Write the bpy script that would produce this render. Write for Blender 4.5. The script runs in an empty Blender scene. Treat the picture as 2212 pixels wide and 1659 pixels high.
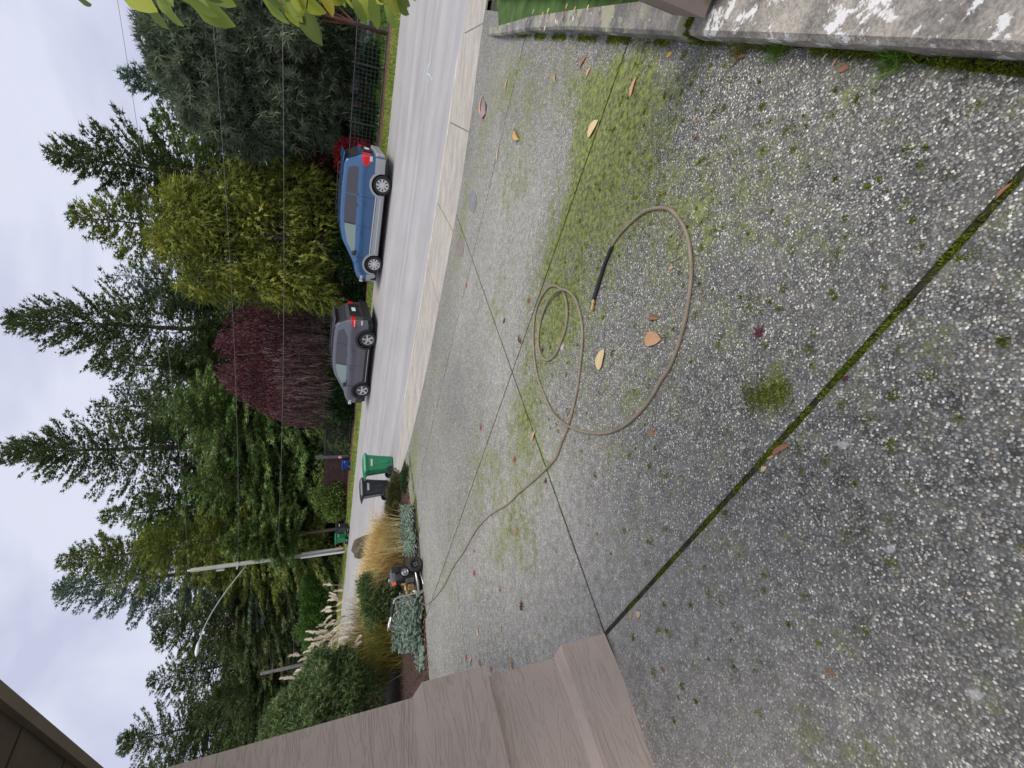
import bpy, bmesh, math, random
import numpy as np
from mathutils import Vector, Matrix

SC = bpy.context.scene
C = SC.collection
R = math.radians
random.seed(7)
rng = np.random.default_rng(11)

# ------------------------------------------------------------------ camera
FPX = 960.0                      # focal length in pixels of a 2212 px wide picture
PITCH = math.atan(401 / 960)
CAM = np.array([0.0, 0.0, 1.706])
cF = np.array([0, math.cos(PITCH), -math.sin(PITCH)])
cU = np.array([0, math.sin(PITCH), math.cos(PITCH)])
cR = np.array([1.0, 0, 0])
camd = bpy.data.cameras.new('camera')
cam = bpy.data.objects.new('camera', camd)
C.objects.link(cam)
camd.sensor_fit = 'HORIZONTAL'
camd.sensor_width = 36.0
camd.lens = FPX / 2212 * 36.0
camd.clip_start = 0.05
camd.clip_end = 600
cx, cy, cz = -cU, cR, -cF        # the phone was held on its side: world up points to picture left
cam.matrix_world = Matrix(((cx[0], cy[0], cz[0], CAM[0]), (cx[1], cy[1], cz[1], CAM[1]), (cx[2], cy[2], cz[2], CAM[2]), (0, 0, 0, 1)))
SC.camera = cam

# ------------------------------------------------------------------ world (overcast)
SUN_EL, SUN_AZ = R(58), R(138)
w = bpy.data.worlds.new('World')
SC.world = w
w.use_nodes = True
nt = w.node_tree
for n in list(nt.nodes): nt.nodes.remove(n)
N = nt.nodes.new; L = nt.links.new
out = N('ShaderNodeOutputWorld'); bg = N('ShaderNodeBackground')
sky = N('ShaderNodeTexSky'); sky.sky_type = 'NISHITA'; sky.sun_disc = False
sky.sun_elevation = SUN_EL; sky.sun_rotation = SUN_AZ
tc = N('ShaderNodeTexCoord'); mp = N('ShaderNodeMapping'); mp.inputs['Scale'].default_value = (1.0, 1.0, 2.4)
ns = N('ShaderNodeTexNoise'); ns.inputs['Scale'].default_value = 2.1; ns.inputs['Detail'].default_value = 4; ns.inputs['Distortion'].default_value = .5
cr = N('ShaderNodeValToRGB')
cr.color_ramp.elements[0].position = .36; cr.color_ramp.elements[0].color = (5.9, 6.2, 8.0, 1)
cr.color_ramp.elements[1].position = .52; cr.color_ramp.elements[1].color = (7.6, 7.9, 9.3, 1)
mx = N('ShaderNodeMixRGB'); mx.inputs['Fac'].default_value = .93
L(tc.outputs['Generated'], mp.inputs['Vector']); L(mp.outputs['Vector'], ns.inputs['Vector']); L(ns.outputs['Fac'], cr.inputs['Fac'])
L(sky.outputs['Color'], mx.inputs['Color1']); L(cr.outputs['Color'], mx.inputs['Color2'])
L(mx.outputs['Color'], bg.inputs['Color']); bg.inputs['Strength'].default_value = .062
L(bg.outputs['Background'], out.inputs['Surface'])

sd = bpy.data.lights.new('sun', 'SUN'); sd.energy = 1.5; sd.angle = R(32); sd.color = (1, .94, .84)
so = bpy.data.objects.new('sun', sd); C.objects.link(so)
sv = Vector((math.sin(SUN_AZ) * math.cos(SUN_EL), math.cos(SUN_AZ) * math.cos(SUN_EL), math.sin(SUN_EL)))
so.rotation_euler = sv.to_track_quat('Z', 'Y').to_euler()
so.location = (0, -5, 30)

SC.view_settings.view_transform = 'Standard'
try: SC.view_settings.look = 'None'
except Exception: pass
SC.view_settings.exposure = 0.72
SC.view_settings.gamma = 1.0
SC.view_settings.use_curve_mapping = False
SC.render.engine = 'CYCLES'
SC.cycles.use_denoising = True
SC.cycles.max_bounces = 5
SC.cycles.transparent_max_bounces = 6

# ------------------------------------------------------------------ the lie of the land
e1 = np.array([math.cos(R(140)), math.sin(R(140)), 0.0])   # along the garage front
e2 = np.array([math.cos(R(50)), math.sin(R(50)), 0.0])     # down the drive
RD = np.array([math.cos(R(147)), math.sin(R(147)), 0.0])   # along the road, away to the left
RP = np.array([-RD[1], RD[0], 0.0]) * -1                   # across the road, away from us
K0 = np.array([8.1, 9.04, 0.0])                            # a point of the kerb

def gdrive(x, y): return -.0749 * x - .0435 * y
def st(x, y):
    dx, dy = x - K0[0], y - K0[1]
    return dx * RD[0] + dy * RD[1], dx * RP[0] + dy * RP[1]
def G(x, y):
    s, t = st(x, y)
    if t <= 0: return gdrive(x, y)
    fx, fy = x - t * RP[0], y - t * RP[1]
    return gdrive(fx, fy) + .05 * min(t, 8.3) + .02 * max(0, t - 8.3)
def KO(s): return float(np.interp(s, [-4, 0, 2.2, 4, 6.2, 8, 11.5, 16], [0, 0, -.4, -.5, -.5, -.35, -.1, 0]))
def IO(s): return float(np.interp(s, [-12, -3, .7, 1.7, 3.25, 5, 7.1, 8.8, 10, 11.1, 13.5, 60], [-1.6, -2.3, -2.56, -2.9, -3.25, -3.2, -3.1, -2.81, -2.5, -2.04, -1.2, -.9]))
def AB(a, b, h=0.0):
    p = e1 * a + e2 * b
    return Vector((p[0], p[1], G(p[0], p[1]) + h))
def ST(s, t, h=0.0):
    p = K0 + RD * s + RP * t
    return Vector((p[0], p[1], G(p[0], p[1]) + h))
def ray(x, y):
    return cF + (1659 - y - 829.5) / FPX * cR - (x - 1106) / FPX * cU
def hit(x, y, h=0.0):
    """ground point (plus h) that the photograph shows at x, y"""
    d = ray(x, y)
    lo, hi = .5, 120.0
    f = lambda t: CAM[2] + d[2] * t - (G(d[0] * t, d[1] * t) + h)
    t = .5
    while t < 120 and f(t) > 0: t *= 1.05
    lo, hi = t / 1.05, t
    for _ in range(30):
        m = (lo + hi) / 2
        if f(m) > 0: lo = m
        else: hi = m
    p = CAM + d * lo
    return Vector((p[0], p[1], G(p[0], p[1]) + h))
def at_t(y, t, x=740):
    """ground point at distance t beyond the kerb in the direction of column y"""
    d = ray(x, y)
    lo, hi = .5, 200.0
    f = lambda q: st(d[0] * q, d[1] * q)[1] - t
    for _ in range(50):
        m = (lo + hi) / 2
        if f(m) < 0: lo = m
        else: hi = m
    return d * lo, lo
def z_at(x, y, dep):
    return CAM[2] + ray(x, y)[2] * dep

# ------------------------------------------------------------------ materials
def newmat(name):
    m = bpy.data.materials.new(name); m.use_nodes = True
    t = m.node_tree
    return m, t, t.nodes['Principled BSDF']
def mat(name, col, rough=.6, metal=0.0, var=.0, scale=6.0, bump=0.0, spec=.5, coord='Object', stretch=(1, 1, 1), coat=0.0, emit=None):
    m, t, b = newmat(name)
    b.inputs['Roughness'].default_value = rough; b.inputs['Metallic'].default_value = metal
    b.inputs['Specular IOR Level'].default_value = spec
    b.inputs['Coat Weight'].default_value = coat
    b.inputs['Base Color'].default_value = (*col, 1)
    if emit:
        b.inputs['Emission Color'].default_value = (*emit[0], 1); b.inputs['Emission Strength'].default_value = emit[1]
    if var or bump:
        c = t.nodes.new('ShaderNodeTexCoord'); mp = t.nodes.new('ShaderNodeMapping'); mp.inputs['Scale'].default_value = stretch
        n = t.nodes.new('ShaderNodeTexNoise'); n.inputs['Scale'].default_value = scale; n.inputs['Detail'].default_value = 5
        t.links.new(c.outputs[coord], mp.inputs['Vector']); t.links.new(mp.outputs['Vector'], n.inputs['Vector'])
        if var:
            r = t.nodes.new('ShaderNodeValToRGB')
            r.color_ramp.elements[0].position = .3; r.color_ramp.elements[1].position = .7
            r.color_ramp.elements[0].color = (*[v * (1 - var) for v in col], 1)
            r.color_ramp.elements[1].color = (*[min(1, v * (1 + var)) for v in col], 1)
            t.links.new(n.outputs['Fac'], r.inputs['Fac']); t.links.new(r.outputs['Color'], b.inputs['Base Color'])
        if bump:
            u = t.nodes.new('ShaderNodeBump'); u.inputs['Strength'].default_value = min(1, bump); u.inputs['Distance'].default_value = .02 * max(1, bump)
            t.links.new(n.outputs['Fac'], u.inputs['Height']); t.links.new(u.outputs['Normal'], b.inputs['Normal'])
    return m
def foliage(name, cols, rough=.6, scale=.9, trans=.25):
    """leaf material: colour varies from leaf to leaf and from bough to bough"""
    m, t, b = newmat(name)
    g = t.nodes.new('ShaderNodeNewGeometry'); c = t.nodes.new('ShaderNodeTexCoord')
    n = t.nodes.new('ShaderNodeTexNoise'); n.inputs['Scale'].default_value = scale; n.inputs['Detail'].default_value = 2
    t.links.new(c.outputs['Object'], n.inputs['Vector'])
    a = t.nodes.new('ShaderNodeMath'); a.operation = 'MULTIPLY_ADD'; a.inputs[1].default_value = .45
    s = t.nodes.new('ShaderNodeMath'); s.operation = 'MULTIPLY_ADD'; s.inputs[1].default_value = 1.3; s.inputs[2].default_value = -.38
    t.links.new(n.outputs['Fac'], s.inputs[0])
    t.links.new(g.outputs['Random Per Island'], a.inputs[0]); t.links.new(s.outputs[0], a.inputs[2])
    r = t.nodes.new('ShaderNodeValToRGB')
    gain = 2.1 if any(q in name for q in ('fir_needles', 'green_cedar', 'olive', 'pine')) else 1.45 if any(q in name for q in ('needles', 'sprays', 'purple', 'hedge', 'shrub', 'pine', 'verge', 'straw')) else 1.15
    while len(r.color_ramp.elements) < len(cols): r.color_ramp.elements.new(.5)
    for i, k in enumerate([tuple(min(.85, q * gain) for q in kk) for kk in cols]):
        r.color_ramp.elements[i].position = i / (len(cols) - 1); r.color_ramp.elements[i].color = (*k, 1)
    t.links.new(a.outputs[0], r.inputs['Fac']); t.links.new(r.outputs['Color'], b.inputs['Base Color'])
    b.inputs['Roughness'].default_value = rough; b.inputs['Specular IOR Level'].default_value = .25
    tr = t.nodes.new('ShaderNodeBsdfTranslucent'); mx = t.nodes.new('ShaderNodeMixShader'); mx.inputs['Fac'].default_value = trans
    o = t.nodes['Material Output']
    t.links.new(r.outputs['Color'], tr.inputs['Color']); t.links.new(b.outputs['BSDF'], mx.inputs[1]); t.links.new(tr.outputs['BSDF'], mx.inputs[2])
    t.links.new(mx.outputs['Shader'], o.inputs['Surface'])
    return m

def ellipse_mask(t, vec, spots):
    """sum of soft spots (a, b, ra, rb, weight) in drive coordinates"""
    tot = None
    for (a, b_, ra, rb, wgt) in spots:
        mp = t.nodes.new('ShaderNodeMapping'); mp.vector_type = 'POINT'
        p = e1 * a + e2 * b_
        sub = t.nodes.new('ShaderNodeVectorMath'); sub.operation = 'SUBTRACT'; sub.inputs[1].default_value = (p[0], p[1], 0)
        t.links.new(vec, sub.inputs[0])
        d1 = t.nodes.new('ShaderNodeVectorMath'); d1.operation = 'DOT_PRODUCT'; d1.inputs[1].default_value = tuple(e1 / ra)
        d2 = t.nodes.new('ShaderNodeVectorMath'); d2.operation = 'DOT_PRODUCT'; d2.inputs[1].default_value = tuple(e2 / rb)
        t.links.new(sub.outputs['Vector'], d1.inputs[0]); t.links.new(sub.outputs['Vector'], d2.inputs[0])
        t.nodes.remove(mp)
        cb = t.nodes.new('ShaderNodeCombineXYZ'); t.links.new(d1.outputs['Value'], cb.inputs[0]); t.links.new(d2.outputs['Value'], cb.inputs[1])
        ln = t.nodes.new('ShaderNodeVectorMath'); ln.operation = 'LENGTH'; t.links.new(cb.outputs[0], ln.inputs[0])
        mr = t.nodes.new('ShaderNodeMapRange'); mr.interpolation_type = 'SMOOTHSTEP'
        mr.inputs['From Min'].default_value = 1.0; mr.inputs['From Max'].default_value = 0.0
        mr.inputs['To Min'].default_value = 0; mr.inputs['To Max'].default_value = wgt
        t.links.new(ln.outputs['Value'], mr.inputs['Value'])
        if tot is None: tot = mr.outputs['Result']
        else:
            ad = t.nodes.new('ShaderNodeMath'); ad.operation = 'ADD'; t.links.new(tot, ad.inputs[0]); t.links.new(mr.outputs['Result'], ad.inputs[1]); tot = ad.outputs[0]
    return tot

def aggregate_material():
    m, t, b = newmat('exposed_aggregate')
    geo = t.nodes.new('ShaderNodeNewGeometry'); pos = geo.outputs['Position']
    nn, ln = t.nodes.new, t.links.new
    v1 = nn('ShaderNodeTexVoronoi'); v1.inputs['Scale'].default_value = 118; v1.inputs['Randomness'].default_value = 1
    dist = nn('ShaderNodeTexNoise'); dist.inputs['Scale'].default_value = 60; dist.inputs['Detail'].default_value = 1
    ln(pos, dist.inputs['Vector'])
    add = nn('ShaderNodeVectorMath'); add.operation = 'MULTIPLY_ADD'; add.inputs[1].default_value = (.006, .006, .006)
    ln(dist.outputs['Color'], add.inputs[0]); ln(pos, add.inputs[2]); ln(add.outputs[0], v1.inputs['Vector'])
    sep = nn('ShaderNodeSeparateColor'); ln(v1.outputs['Color'], sep.inputs[0])
    r = nn('ShaderNodeValToRGB'); r.color_ramp.interpolation = 'CONSTANT'
    pal = [(0, (.075, .075, .073)), (.10, (.13, .13, .125)), (.26, (.185, .19, .18)), (.44, (.235, .24, .222)), (.57, (.15, .17, .18)), (.66, (.3, .3, .265)),
           (.77, (.42, .42, .365)), (.86, (.58, .57, .48)), (.905, (.36, .28, .2)), (.925, (.74, .73, .64)), (.975, (.92, .9, .8))]
    while len(r.color_ramp.elements) < len(pal): r.color_ramp.elements.new(.5)
    for i, (p, c) in enumerate(pal): r.color_ramp.elements[i].position = p; r.color_ramp.elements[i].color = (*c, 1)
    ln(sep.outputs[0], r.inputs['Fac'])
    # mortar between pebbles
    size = nn('ShaderNodeMath'); size.operation = 'MULTIPLY_ADD'; size.inputs[1].default_value = .0; size.inputs[2].default_value = .43
    edge = nn('ShaderNodeMapRange'); edge.inputs['From Min'].default_value = .46; edge.inputs['From Max'].default_value = .62
    ln(v1.outputs['Distance'], edge.inputs['Value'])
    mort = nn('ShaderNodeTexNoise'); mort.inputs['Scale'].default_value = 14; mort.inputs['Detail'].default_value = 6; ln(pos, mort.inputs['Vector'])
    mc = nn('ShaderNodeValToRGB'); mc.color_ramp.elements[0].color = (.045, .042, .037, 1); mc.color_ramp.elements[1].color = (.16, .152, .132, 1)
    mc.color_ramp.elements[0].position = .35; mc.color_ramp.elements[1].position = .7
    ln(mort.outputs['Fac'], mc.inputs['Fac'])
    mix = nn('ShaderNodeMixRGB'); ln(edge.outputs['Result'], mix.inputs['Fac']); ln(r.outputs['Color'], mix.inputs['Color1']); ln(mc.outputs['Color'], mix.inputs['Color2'])
    # big tonal variation: cleaner and dirtier stretches
    big = nn('ShaderNodeTexNoise'); big.inputs['Scale'].default_value = .75; big.inputs['Detail'].default_value = 5; big.inputs['Roughness'].default_value = .6
    ln(pos, big.inputs['Vector'])
    clean = ellipse_mask(t, pos, [(2.6, 6.2, 3.6, 3.4, .55), (1.6, 4.6, 2.6, 1.8, .35), (7.5, 4.4, 3.2, 4.2, .45), (3.3, 1.7, 1.9, 2.0, 1.15), (2.3, .2, 1.5, 1.6, .85), (4.7, 2.6, 2.6, 2.2, .4), (3.0, 3.9, 1.6, 1.6, .45)])  # patches by the garage corner also lightened to offset the wall's shade
    ad = nn('ShaderNodeMath'); ad.operation = 'MULTIPLY_ADD'; ad.inputs[1].default_value = 1.1; ad.inputs[2].default_value = -.38
    ln(big.outputs['Fac'], ad.inputs[0])
    sm = nn('ShaderNodeMath'); sm.operation = 'ADD'; sm.use_clamp = True; ln(ad.outputs[0], sm.inputs[0]); ln(clean, sm.inputs[1])
    tone = nn('ShaderNodeMixRGB'); tone.blend_type = 'MIX'; tone.inputs['Color2'].default_value = (.52, .495, .45, 1)
    sc2 = nn('ShaderNodeMath'); sc2.operation = 'MULTIPLY'; sc2.inputs[1].default_value = .46; ln(sm.outputs[0], sc2.inputs[0])
    ln(sc2.outputs[0], tone.inputs['Fac']); ln(mix.outputs['Color'], tone.inputs['Color1'])
    mot = nn('ShaderNodeTexNoise'); mot.inputs['Scale'].default_value = 16; mot.inputs['Detail'].default_value = 7; mot.inputs['Roughness'].default_value = .75; ln(pos, mot.inputs['Vector'])
    mom = nn('ShaderNodeMapRange'); mom.inputs['From Min'].default_value = .3; mom.inputs['From Max'].default_value = .7; mom.inputs['To Min'].default_value = .62; mom.inputs['To Max'].default_value = 1.42; ln(mot.outputs['Fac'], mom.inputs['Value'])
    mos = nn('ShaderNodeVectorMath'); mos.operation = 'SCALE'; ln(tone.outputs['Color'], mos.inputs[0]); ln(mom.outputs['Result'], mos.inputs['Scale'])
    # moss
    mossw = ellipse_mask(t, pos, MOSS_SPOTS)
    mn = nn('ShaderNodeTexNoise'); mn.inputs['Scale'].default_value = 7; mn.inputs['Detail'].default_value = 8; mn.inputs['Roughness'].default_value = .75; ln(pos, mn.inputs['Vector'])
    mn2 = nn('ShaderNodeTexNoise'); mn2.inputs['Scale'].default_value = 1.6; mn2.inputs['Detail'].default_value = 3; ln(pos, mn2.inputs['Vector'])
    m1 = nn('ShaderNodeMath'); m1.operation = 'MULTIPLY_ADD'; m1.inputs[1].default_value = .8; mnd = nn('ShaderNodeMath'); mnd.operation = 'MULTIPLY'; mnd.inputs[1].default_value = 2.2; ln(mn.outputs['Fac'], mnd.inputs[0]); ln(mn2.outputs['Fac'], m1.inputs[0]); ln(mnd.outputs[0], m1.inputs[2])
    m2 = nn('ShaderNodeMath'); m2.operation = 'ADD'; ln(m1.outputs[0], m2.inputs[0]); ln(mossw, m2.inputs[1])
    # moss prefers the mortar between pebbles
    m3 = nn('ShaderNodeMath'); m3.operation = 'MULTIPLY_ADD'; m3.inputs[1].default_value = .35; ln(v1.outputs['Distance'], m3.inputs[0]); ln(m2.outputs[0], m3.inputs[2])
    mr = nn('ShaderNodeMapRange'); mr.inputs['From Min'].default_value = 1.80; mr.inputs['From Max'].default_value = 2.30; ln(m3.outputs[0], mr.inputs['Value'])
    mcr = nn('ShaderNodeValToRGB'); mcr.color_ramp.elements[0].color = (.055, .07, .012, 1); mcr.color_ramp.elements[1].color = (.27, .32, .035, 1)
    mcr.color_ramp.elements[0].position = .35; mcr.color_ramp.elements[1].position = .68
    mn3 = nn('ShaderNodeTexNoise'); mn3.inputs['Scale'].default_value = 30; mn3.inputs['Detail'].default_value = 4; ln(pos, mn3.inputs['Vector']); ln(mn3.outputs['Fac'], mcr.inputs['Fac'])
    mfac = nn('ShaderNodeMath'); mfac.operation = 'MULTIPLY'; mfac.inputs[1].default_value = .8; ln(mr.outputs['Result'], mfac.inputs[0])
    fin = nn('ShaderNodeMixRGB'); ln(mfac.outputs[0], fin.inputs['Fac']); ln(mos.outputs[0], fin.inputs['Color1']); ln(mcr.outputs['Color'], fin.inputs['Color2'])
    # white lichen blotches
    lv = nn('ShaderNodeTexVoronoi'); lv.inputs['Scale'].default_value = 1.25; ln(add.outputs[0], lv.inputs['Vector'])
    ln2 = nn('ShaderNodeTexNoise'); ln2.inputs['Scale'].default_value = 45; ln2.inputs['Detail'].default_value = 4; ln(pos, ln2.inputs['Vector'])
    la = nn('ShaderNodeMath'); la.operation = 'MULTIPLY_ADD'; la.inputs[1].default_value = .09; ln(ln2.outputs['Fac'], la.inputs[0]); ln(lv.outputs['Distance'], la.inputs[2])
    lr = nn('ShaderNodeMapRange'); lr.inputs['From Min'].default_value = .085; lr.inputs['From Max'].default_value = .07; lr.inputs['To Max'].default_value = .75; ln(la.outputs[0], lr.inputs['Value'])
    fl = nn('ShaderNodeMixRGB'); fl.inputs['Color2'].default_value = (.62, .62, .62, 1); ln(lr.outputs['Result'], fl.inputs['Fac']); ln(fin.outputs['Color'], fl.inputs['Color1'])
    sp_ = []
    for (x_, y_, r_) in ((1820, 960, .035), (1925, 1185, .03), (1440, 1130, .022), (1607, 965, .02), (1690, 1180, .015), (2105, 1500, .03), (1690, 1400, .02)):
        h_ = hit(x_, y_); sp_.append((h_.x * e1[0] + h_.y * e1[1], h_.x * e2[0] + h_.y * e2[1], r_ * 1.25, r_ * 1.0, .8))
    lm = ellipse_mask(t, pos, sp_)
    lm2 = nn('ShaderNodeMath'); lm2.operation = 'ADD'; ln(lm, lm2.inputs[0]); ln(ln2.outputs['Fac'], lm2.inputs[1])
    lm3 = nn('ShaderNodeMapRange'); lm3.inputs['From Min'].default_value = .82; lm3.inputs['From Max'].default_value = 1.1; lm3.inputs['To Max'].default_value = .6; ln(lm2.outputs[0], lm3.inputs['Value'])
    fl2 = nn('ShaderNodeMixRGB'); fl2.inputs['Color2'].default_value = (.66, .66, .65, 1); ln(lm3.outputs['Result'], fl2.inputs['Fac']); ln(fl.outputs['Color'], fl2.inputs['Color1'])
    ln(fl2.outputs['Color'], b.inputs['Base Color'])
    b.inputs['Roughness'].default_value = .62; b.inputs['Specular IOR Level'].default_value = .4
    bu = nn('ShaderNodeBump'); bu.inputs['Strength'].default_value = .75; bu.inputs['Distance'].default_value = .005; bu.invert = True
    ln(v1.outputs['Distance'], bu.inputs['Height']); ln(bu.outputs['Normal'], b.inputs['Normal'])
    return m

MOSS_SPOTS = [(.45, 3.1, .9, 1.7, .62), (.15, 3.5, .5, 1.2, .55), (1.4, 3.3, 1.7, 1.15, .62), (.2, 4.9, .6, 1.4, .35), (3.0, 2.8, .8, .7, .3), (1.0, 3.6, 1.3, .25, .25), (2.3, 2.9, 1.6, .9, .28), (3.6, 2.4, 1.4, 1.2, .34), (4.3, 3.3, 1.3, .9, .2),
              (6.0, 3.6, 3.0, 1.1, .16), (1.2, 5.6, 1.2, 1.3, .22), (.5, 6.6, .7, 1.7, .36), (1.6, 7.6, 1.6, .9, .3), (3.2, 7.7, 1.6, .8, .38), (3.9, 6.9, 1.3, .6, .18),
              (9.3, 5.4, .6, 3.6, .3), (8.6, 7.6, 1.5, .9, .45), (.90, 1.0, .22, .13, .55), (1.2, 1.9, 1.4, 1.0, .16), (2.6, 4.6, .8, .7, .2), (4.4, 2.4, .8, .35, .2), (6.2, 7.6, 1.8, .6, .2), (2.6, 5.0, .9, .6, .12), (.3, 1.6, .7, 1.0, .14)]

def concrete_material(name, col, dark, lichen=0.0, moss=.0, stretch=(1, 1, 1), scale=2.2, cream=None):
    m, t, b = newmat(name); nn, ln = t.nodes.new, t.links.new
    geo = nn('ShaderNodeNewGeometry'); mp = nn('ShaderNodeMapping'); mp.inputs['Scale'].default_value = stretch; ln(geo.outputs['Position'], mp.inputs['Vector']); pos = mp.outputs['Vector']
    n1 = nn('ShaderNodeTexNoise'); n1.inputs['Scale'].default_value = scale; n1.inputs['Detail'].default_value = 9; n1.inputs['Roughness'].default_value = .7; ln(pos, n1.inputs['Vector'])
    r = nn('ShaderNodeValToRGB'); r.color_ramp.elements[0].position = .36; r.color_ramp.elements[1].position = .62
    r.color_ramp.elements[0].color = (*dark, 1); r.color_ramp.elements[1].color = (*col, 1); ln(n1.outputs['Fac'], r.inputs['Fac'])
    n2 = nn('ShaderNodeTexNoise'); n2.inputs['Scale'].default_value = 90; n2.inputs['Detail'].default_value = 3; ln(geo.outputs['Position'], n2.inputs['Vector'])
    mu = nn('ShaderNodeMapRange'); mu.inputs['From Min'].default_value = .3; mu.inputs['From Max'].default_value = .7; mu.inputs['To Min'].default_value = .7; mu.inputs['To Max'].default_value = 1.3; ln(n2.outputs['Fac'], mu.inputs['Value'])
    cm = nn('ShaderNodeVectorMath'); cm.operation = 'SCALE'; ln(r.outputs['Color'], cm.inputs[0]); ln(mu.outputs['Result'], cm.inputs['Scale'])
    last = cm.outputs[0]
    def over(last, colr, sc, lo, hi, amt, det=8, rough=.7):
        n = nn('ShaderNodeTexNoise'); n.inputs['Scale'].default_value = sc; n.inputs['Detail'].default_value = det; n.inputs['Roughness'].default_value = rough
        of = nn('ShaderNodeVectorMath'); of.operation = 'ADD'; of.inputs[1].default_value = (sc * 3.1, 7.7, sc); ln(geo.outputs['Position'], of.inputs[0]); ln(of.outputs[0], n.inputs['Vector'])
        q = nn('ShaderNodeMapRange'); q.inputs['From Min'].default_value = lo; q.inputs['From Max'].default_value = hi; q.inputs['To Max'].default_value = amt; ln(n.outputs['Fac'], q.inputs['Value'])
        x = nn('ShaderNodeMixRGB'); x.inputs['Color2'].default_value = (*colr, 1); ln(q.outputs['Result'], x.inputs['Fac']); ln(last, x.inputs['Color1'])
        return x.outputs['Color']
    if cream: last = over(last, cream, 3.4, .5, .56, .8)
    if lichen: last = over(last, (.78, .78, .77), 9.0, .66 - .12 * lichen, .69 - .12 * lichen, .9)
    if moss: last = over(last, (.1, .13, .03), 1.7, .66 - .15 * moss, .78 - .15 * moss, .75)
    ln(last, b.inputs['Base Color']); b.inputs['Roughness'].default_value = .8; b.inputs['Specular IOR Level'].default_value = .3
    bu = nn('ShaderNodeBump'); bu.inputs['Strength'].default_value = .5; bu.inputs['Distance'].default_value = .006; ln(n2.outputs['Fac'], bu.inputs['Height']); ln(bu.outputs['Normal'], b.inputs['Normal'])
    return m

def road_material():
    m, t, b = newmat('asphalt'); nn, ln = t.nodes.new, t.links.new
    geo = nn('ShaderNodeNewGeometry'); pos = geo.outputs['Position']
    d1 = nn('ShaderNodeVectorMath'); d1.operation = 'DOT_PRODUCT'; d1.inputs[1].default_value = tuple(RD); ln(pos, d1.inputs[0])
    d2 = nn('ShaderNodeVectorMath'); d2.operation = 'DOT_PRODUCT'; d2.inputs[1].default_value = tuple(RP); ln(pos, d2.inputs[0])
    cb = nn('ShaderNodeCombineXYZ'); s1 = nn('ShaderNodeMath'); s1.operation = 'MULTIPLY'; s1.inputs[1].default_value = .09; ln(d1.outputs['Value'], s1.inputs[0])
    ln(s1.outputs[0], cb.inputs[0]); ln(d2.outputs['Value'], cb.inputs[1])
    n1 = nn('ShaderNodeTexNoise'); n1.inputs['Scale'].default_value = 1.5; n1.inputs['Detail'].default_value = 5; n1.inputs['Roughness'].default_value = .55; ln(cb.outputs[0], n1.inputs['Vector'])
    r = nn('ShaderNodeValToRGB'); r.color_ramp.elements[0].position = .33; r.color_ramp.elements[1].position = .66
    r.color_ramp.elements[0].color = (.37, .36, .365, 1); r.color_ramp.elements[1].color = (.46, .445, .435, 1); ln(n1.outputs['Fac'], r.inputs['Fac'])
    nb_ = nn('ShaderNodeTexNoise'); nb_.inputs['Scale'].default_value = .9; nb_.inputs['Detail'].default_value = 6; nb_.inputs['Roughness'].default_value = .65; ln(pos, nb_.inputs['Vector'])
    # two darker wheel tracks on the near lane
    last = r.outputs['Color']
    off = float(K0 @ RP)
    for tt, wd, am in ((2.25, .26, .3), (2.75, .2, .2), (3.9, .35, .15), (.35, .35, .2)):
        sb = nn('ShaderNodeMath'); sb.operation = 'SUBTRACT'; sb.inputs[1].default_value = off + tt; ln(d2.outputs['Value'], sb.inputs[0])
        wob = nn('ShaderNodeMath'); wob.operation = 'MULTIPLY_ADD'; wob.inputs[1].default_value = .7; wob.inputs[2].default_value = -.35; ln(n1.outputs['Fac'], wob.inputs[0])
        ad = nn('ShaderNodeMath'); ad.operation = 'ADD'; ln(sb.outputs[0], ad.inputs[0]); ln(wob.outputs[0], ad.inputs[1])
        ab_ = nn('ShaderNodeMath'); ab_.operation = 'ABSOLUTE'; ln(ad.outputs[0], ab_.inputs[0])
        q = nn('ShaderNodeMapRange'); q.inputs['From Min'].default_value = wd; q.inputs['From Max'].default_value = wd * .3; q.inputs['To Max'].default_value = am; ln(ab_.outputs[0], q.inputs['Value'])
        x = nn('ShaderNodeMixRGB'); x.inputs['Color2'].default_value = (.23, .22, .24, 1); ln(q.outputs['Result'], x.inputs['Fac']); ln(last, x.inputs['Color1']); last = x.outputs['Color']
    n2 = nn('ShaderNodeTexNoise'); n2.inputs['Scale'].default_value = 70; n2.inputs['Detail'].default_value = 3; ln(pos, n2.inputs['Vector'])
    mu = nn('ShaderNodeMapRange'); mu.inputs['From Min'].default_value = .3; mu.inputs['From Max'].default_value = .7; mu.inputs['To Min'].default_value = .86; mu.inputs['To Max'].default_value = 1.14; sb2 = nn('ShaderNodeMath'); sb2.operation = 'MULTIPLY_ADD'; sb2.inputs[1].default_value = .55; ln(nb_.outputs['Fac'], sb2.inputs[0]); h2_ = nn('ShaderNodeMath'); h2_.operation = 'MULTIPLY'; h2_.inputs[1].default_value = .45; ln(n2.outputs['Fac'], h2_.inputs[0]); ln(h2_.outputs[0], sb2.inputs[2]); ln(sb2.outputs[0], mu.inputs['Value'])
    cm = nn('ShaderNodeVectorMath'); cm.operation = 'SCALE'; ln(last, cm.inputs[0]); ln(mu.outputs['Result'], cm.inputs['Scale'])
    ln(cm.outputs[0], b.inputs['Base Color']); b.inputs['Roughness'].default_value = .5; b.inputs['Specular IOR Level'].default_value = .5
    bu = nn('ShaderNodeBump'); bu.inputs['Strength'].default_value = .35; bu.inputs['Distance'].default_value = .006; ln(n2.outputs['Fac'], bu.inputs['Height']); ln(bu.outputs['Normal'], b.inputs['Normal'])
    return m

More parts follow.
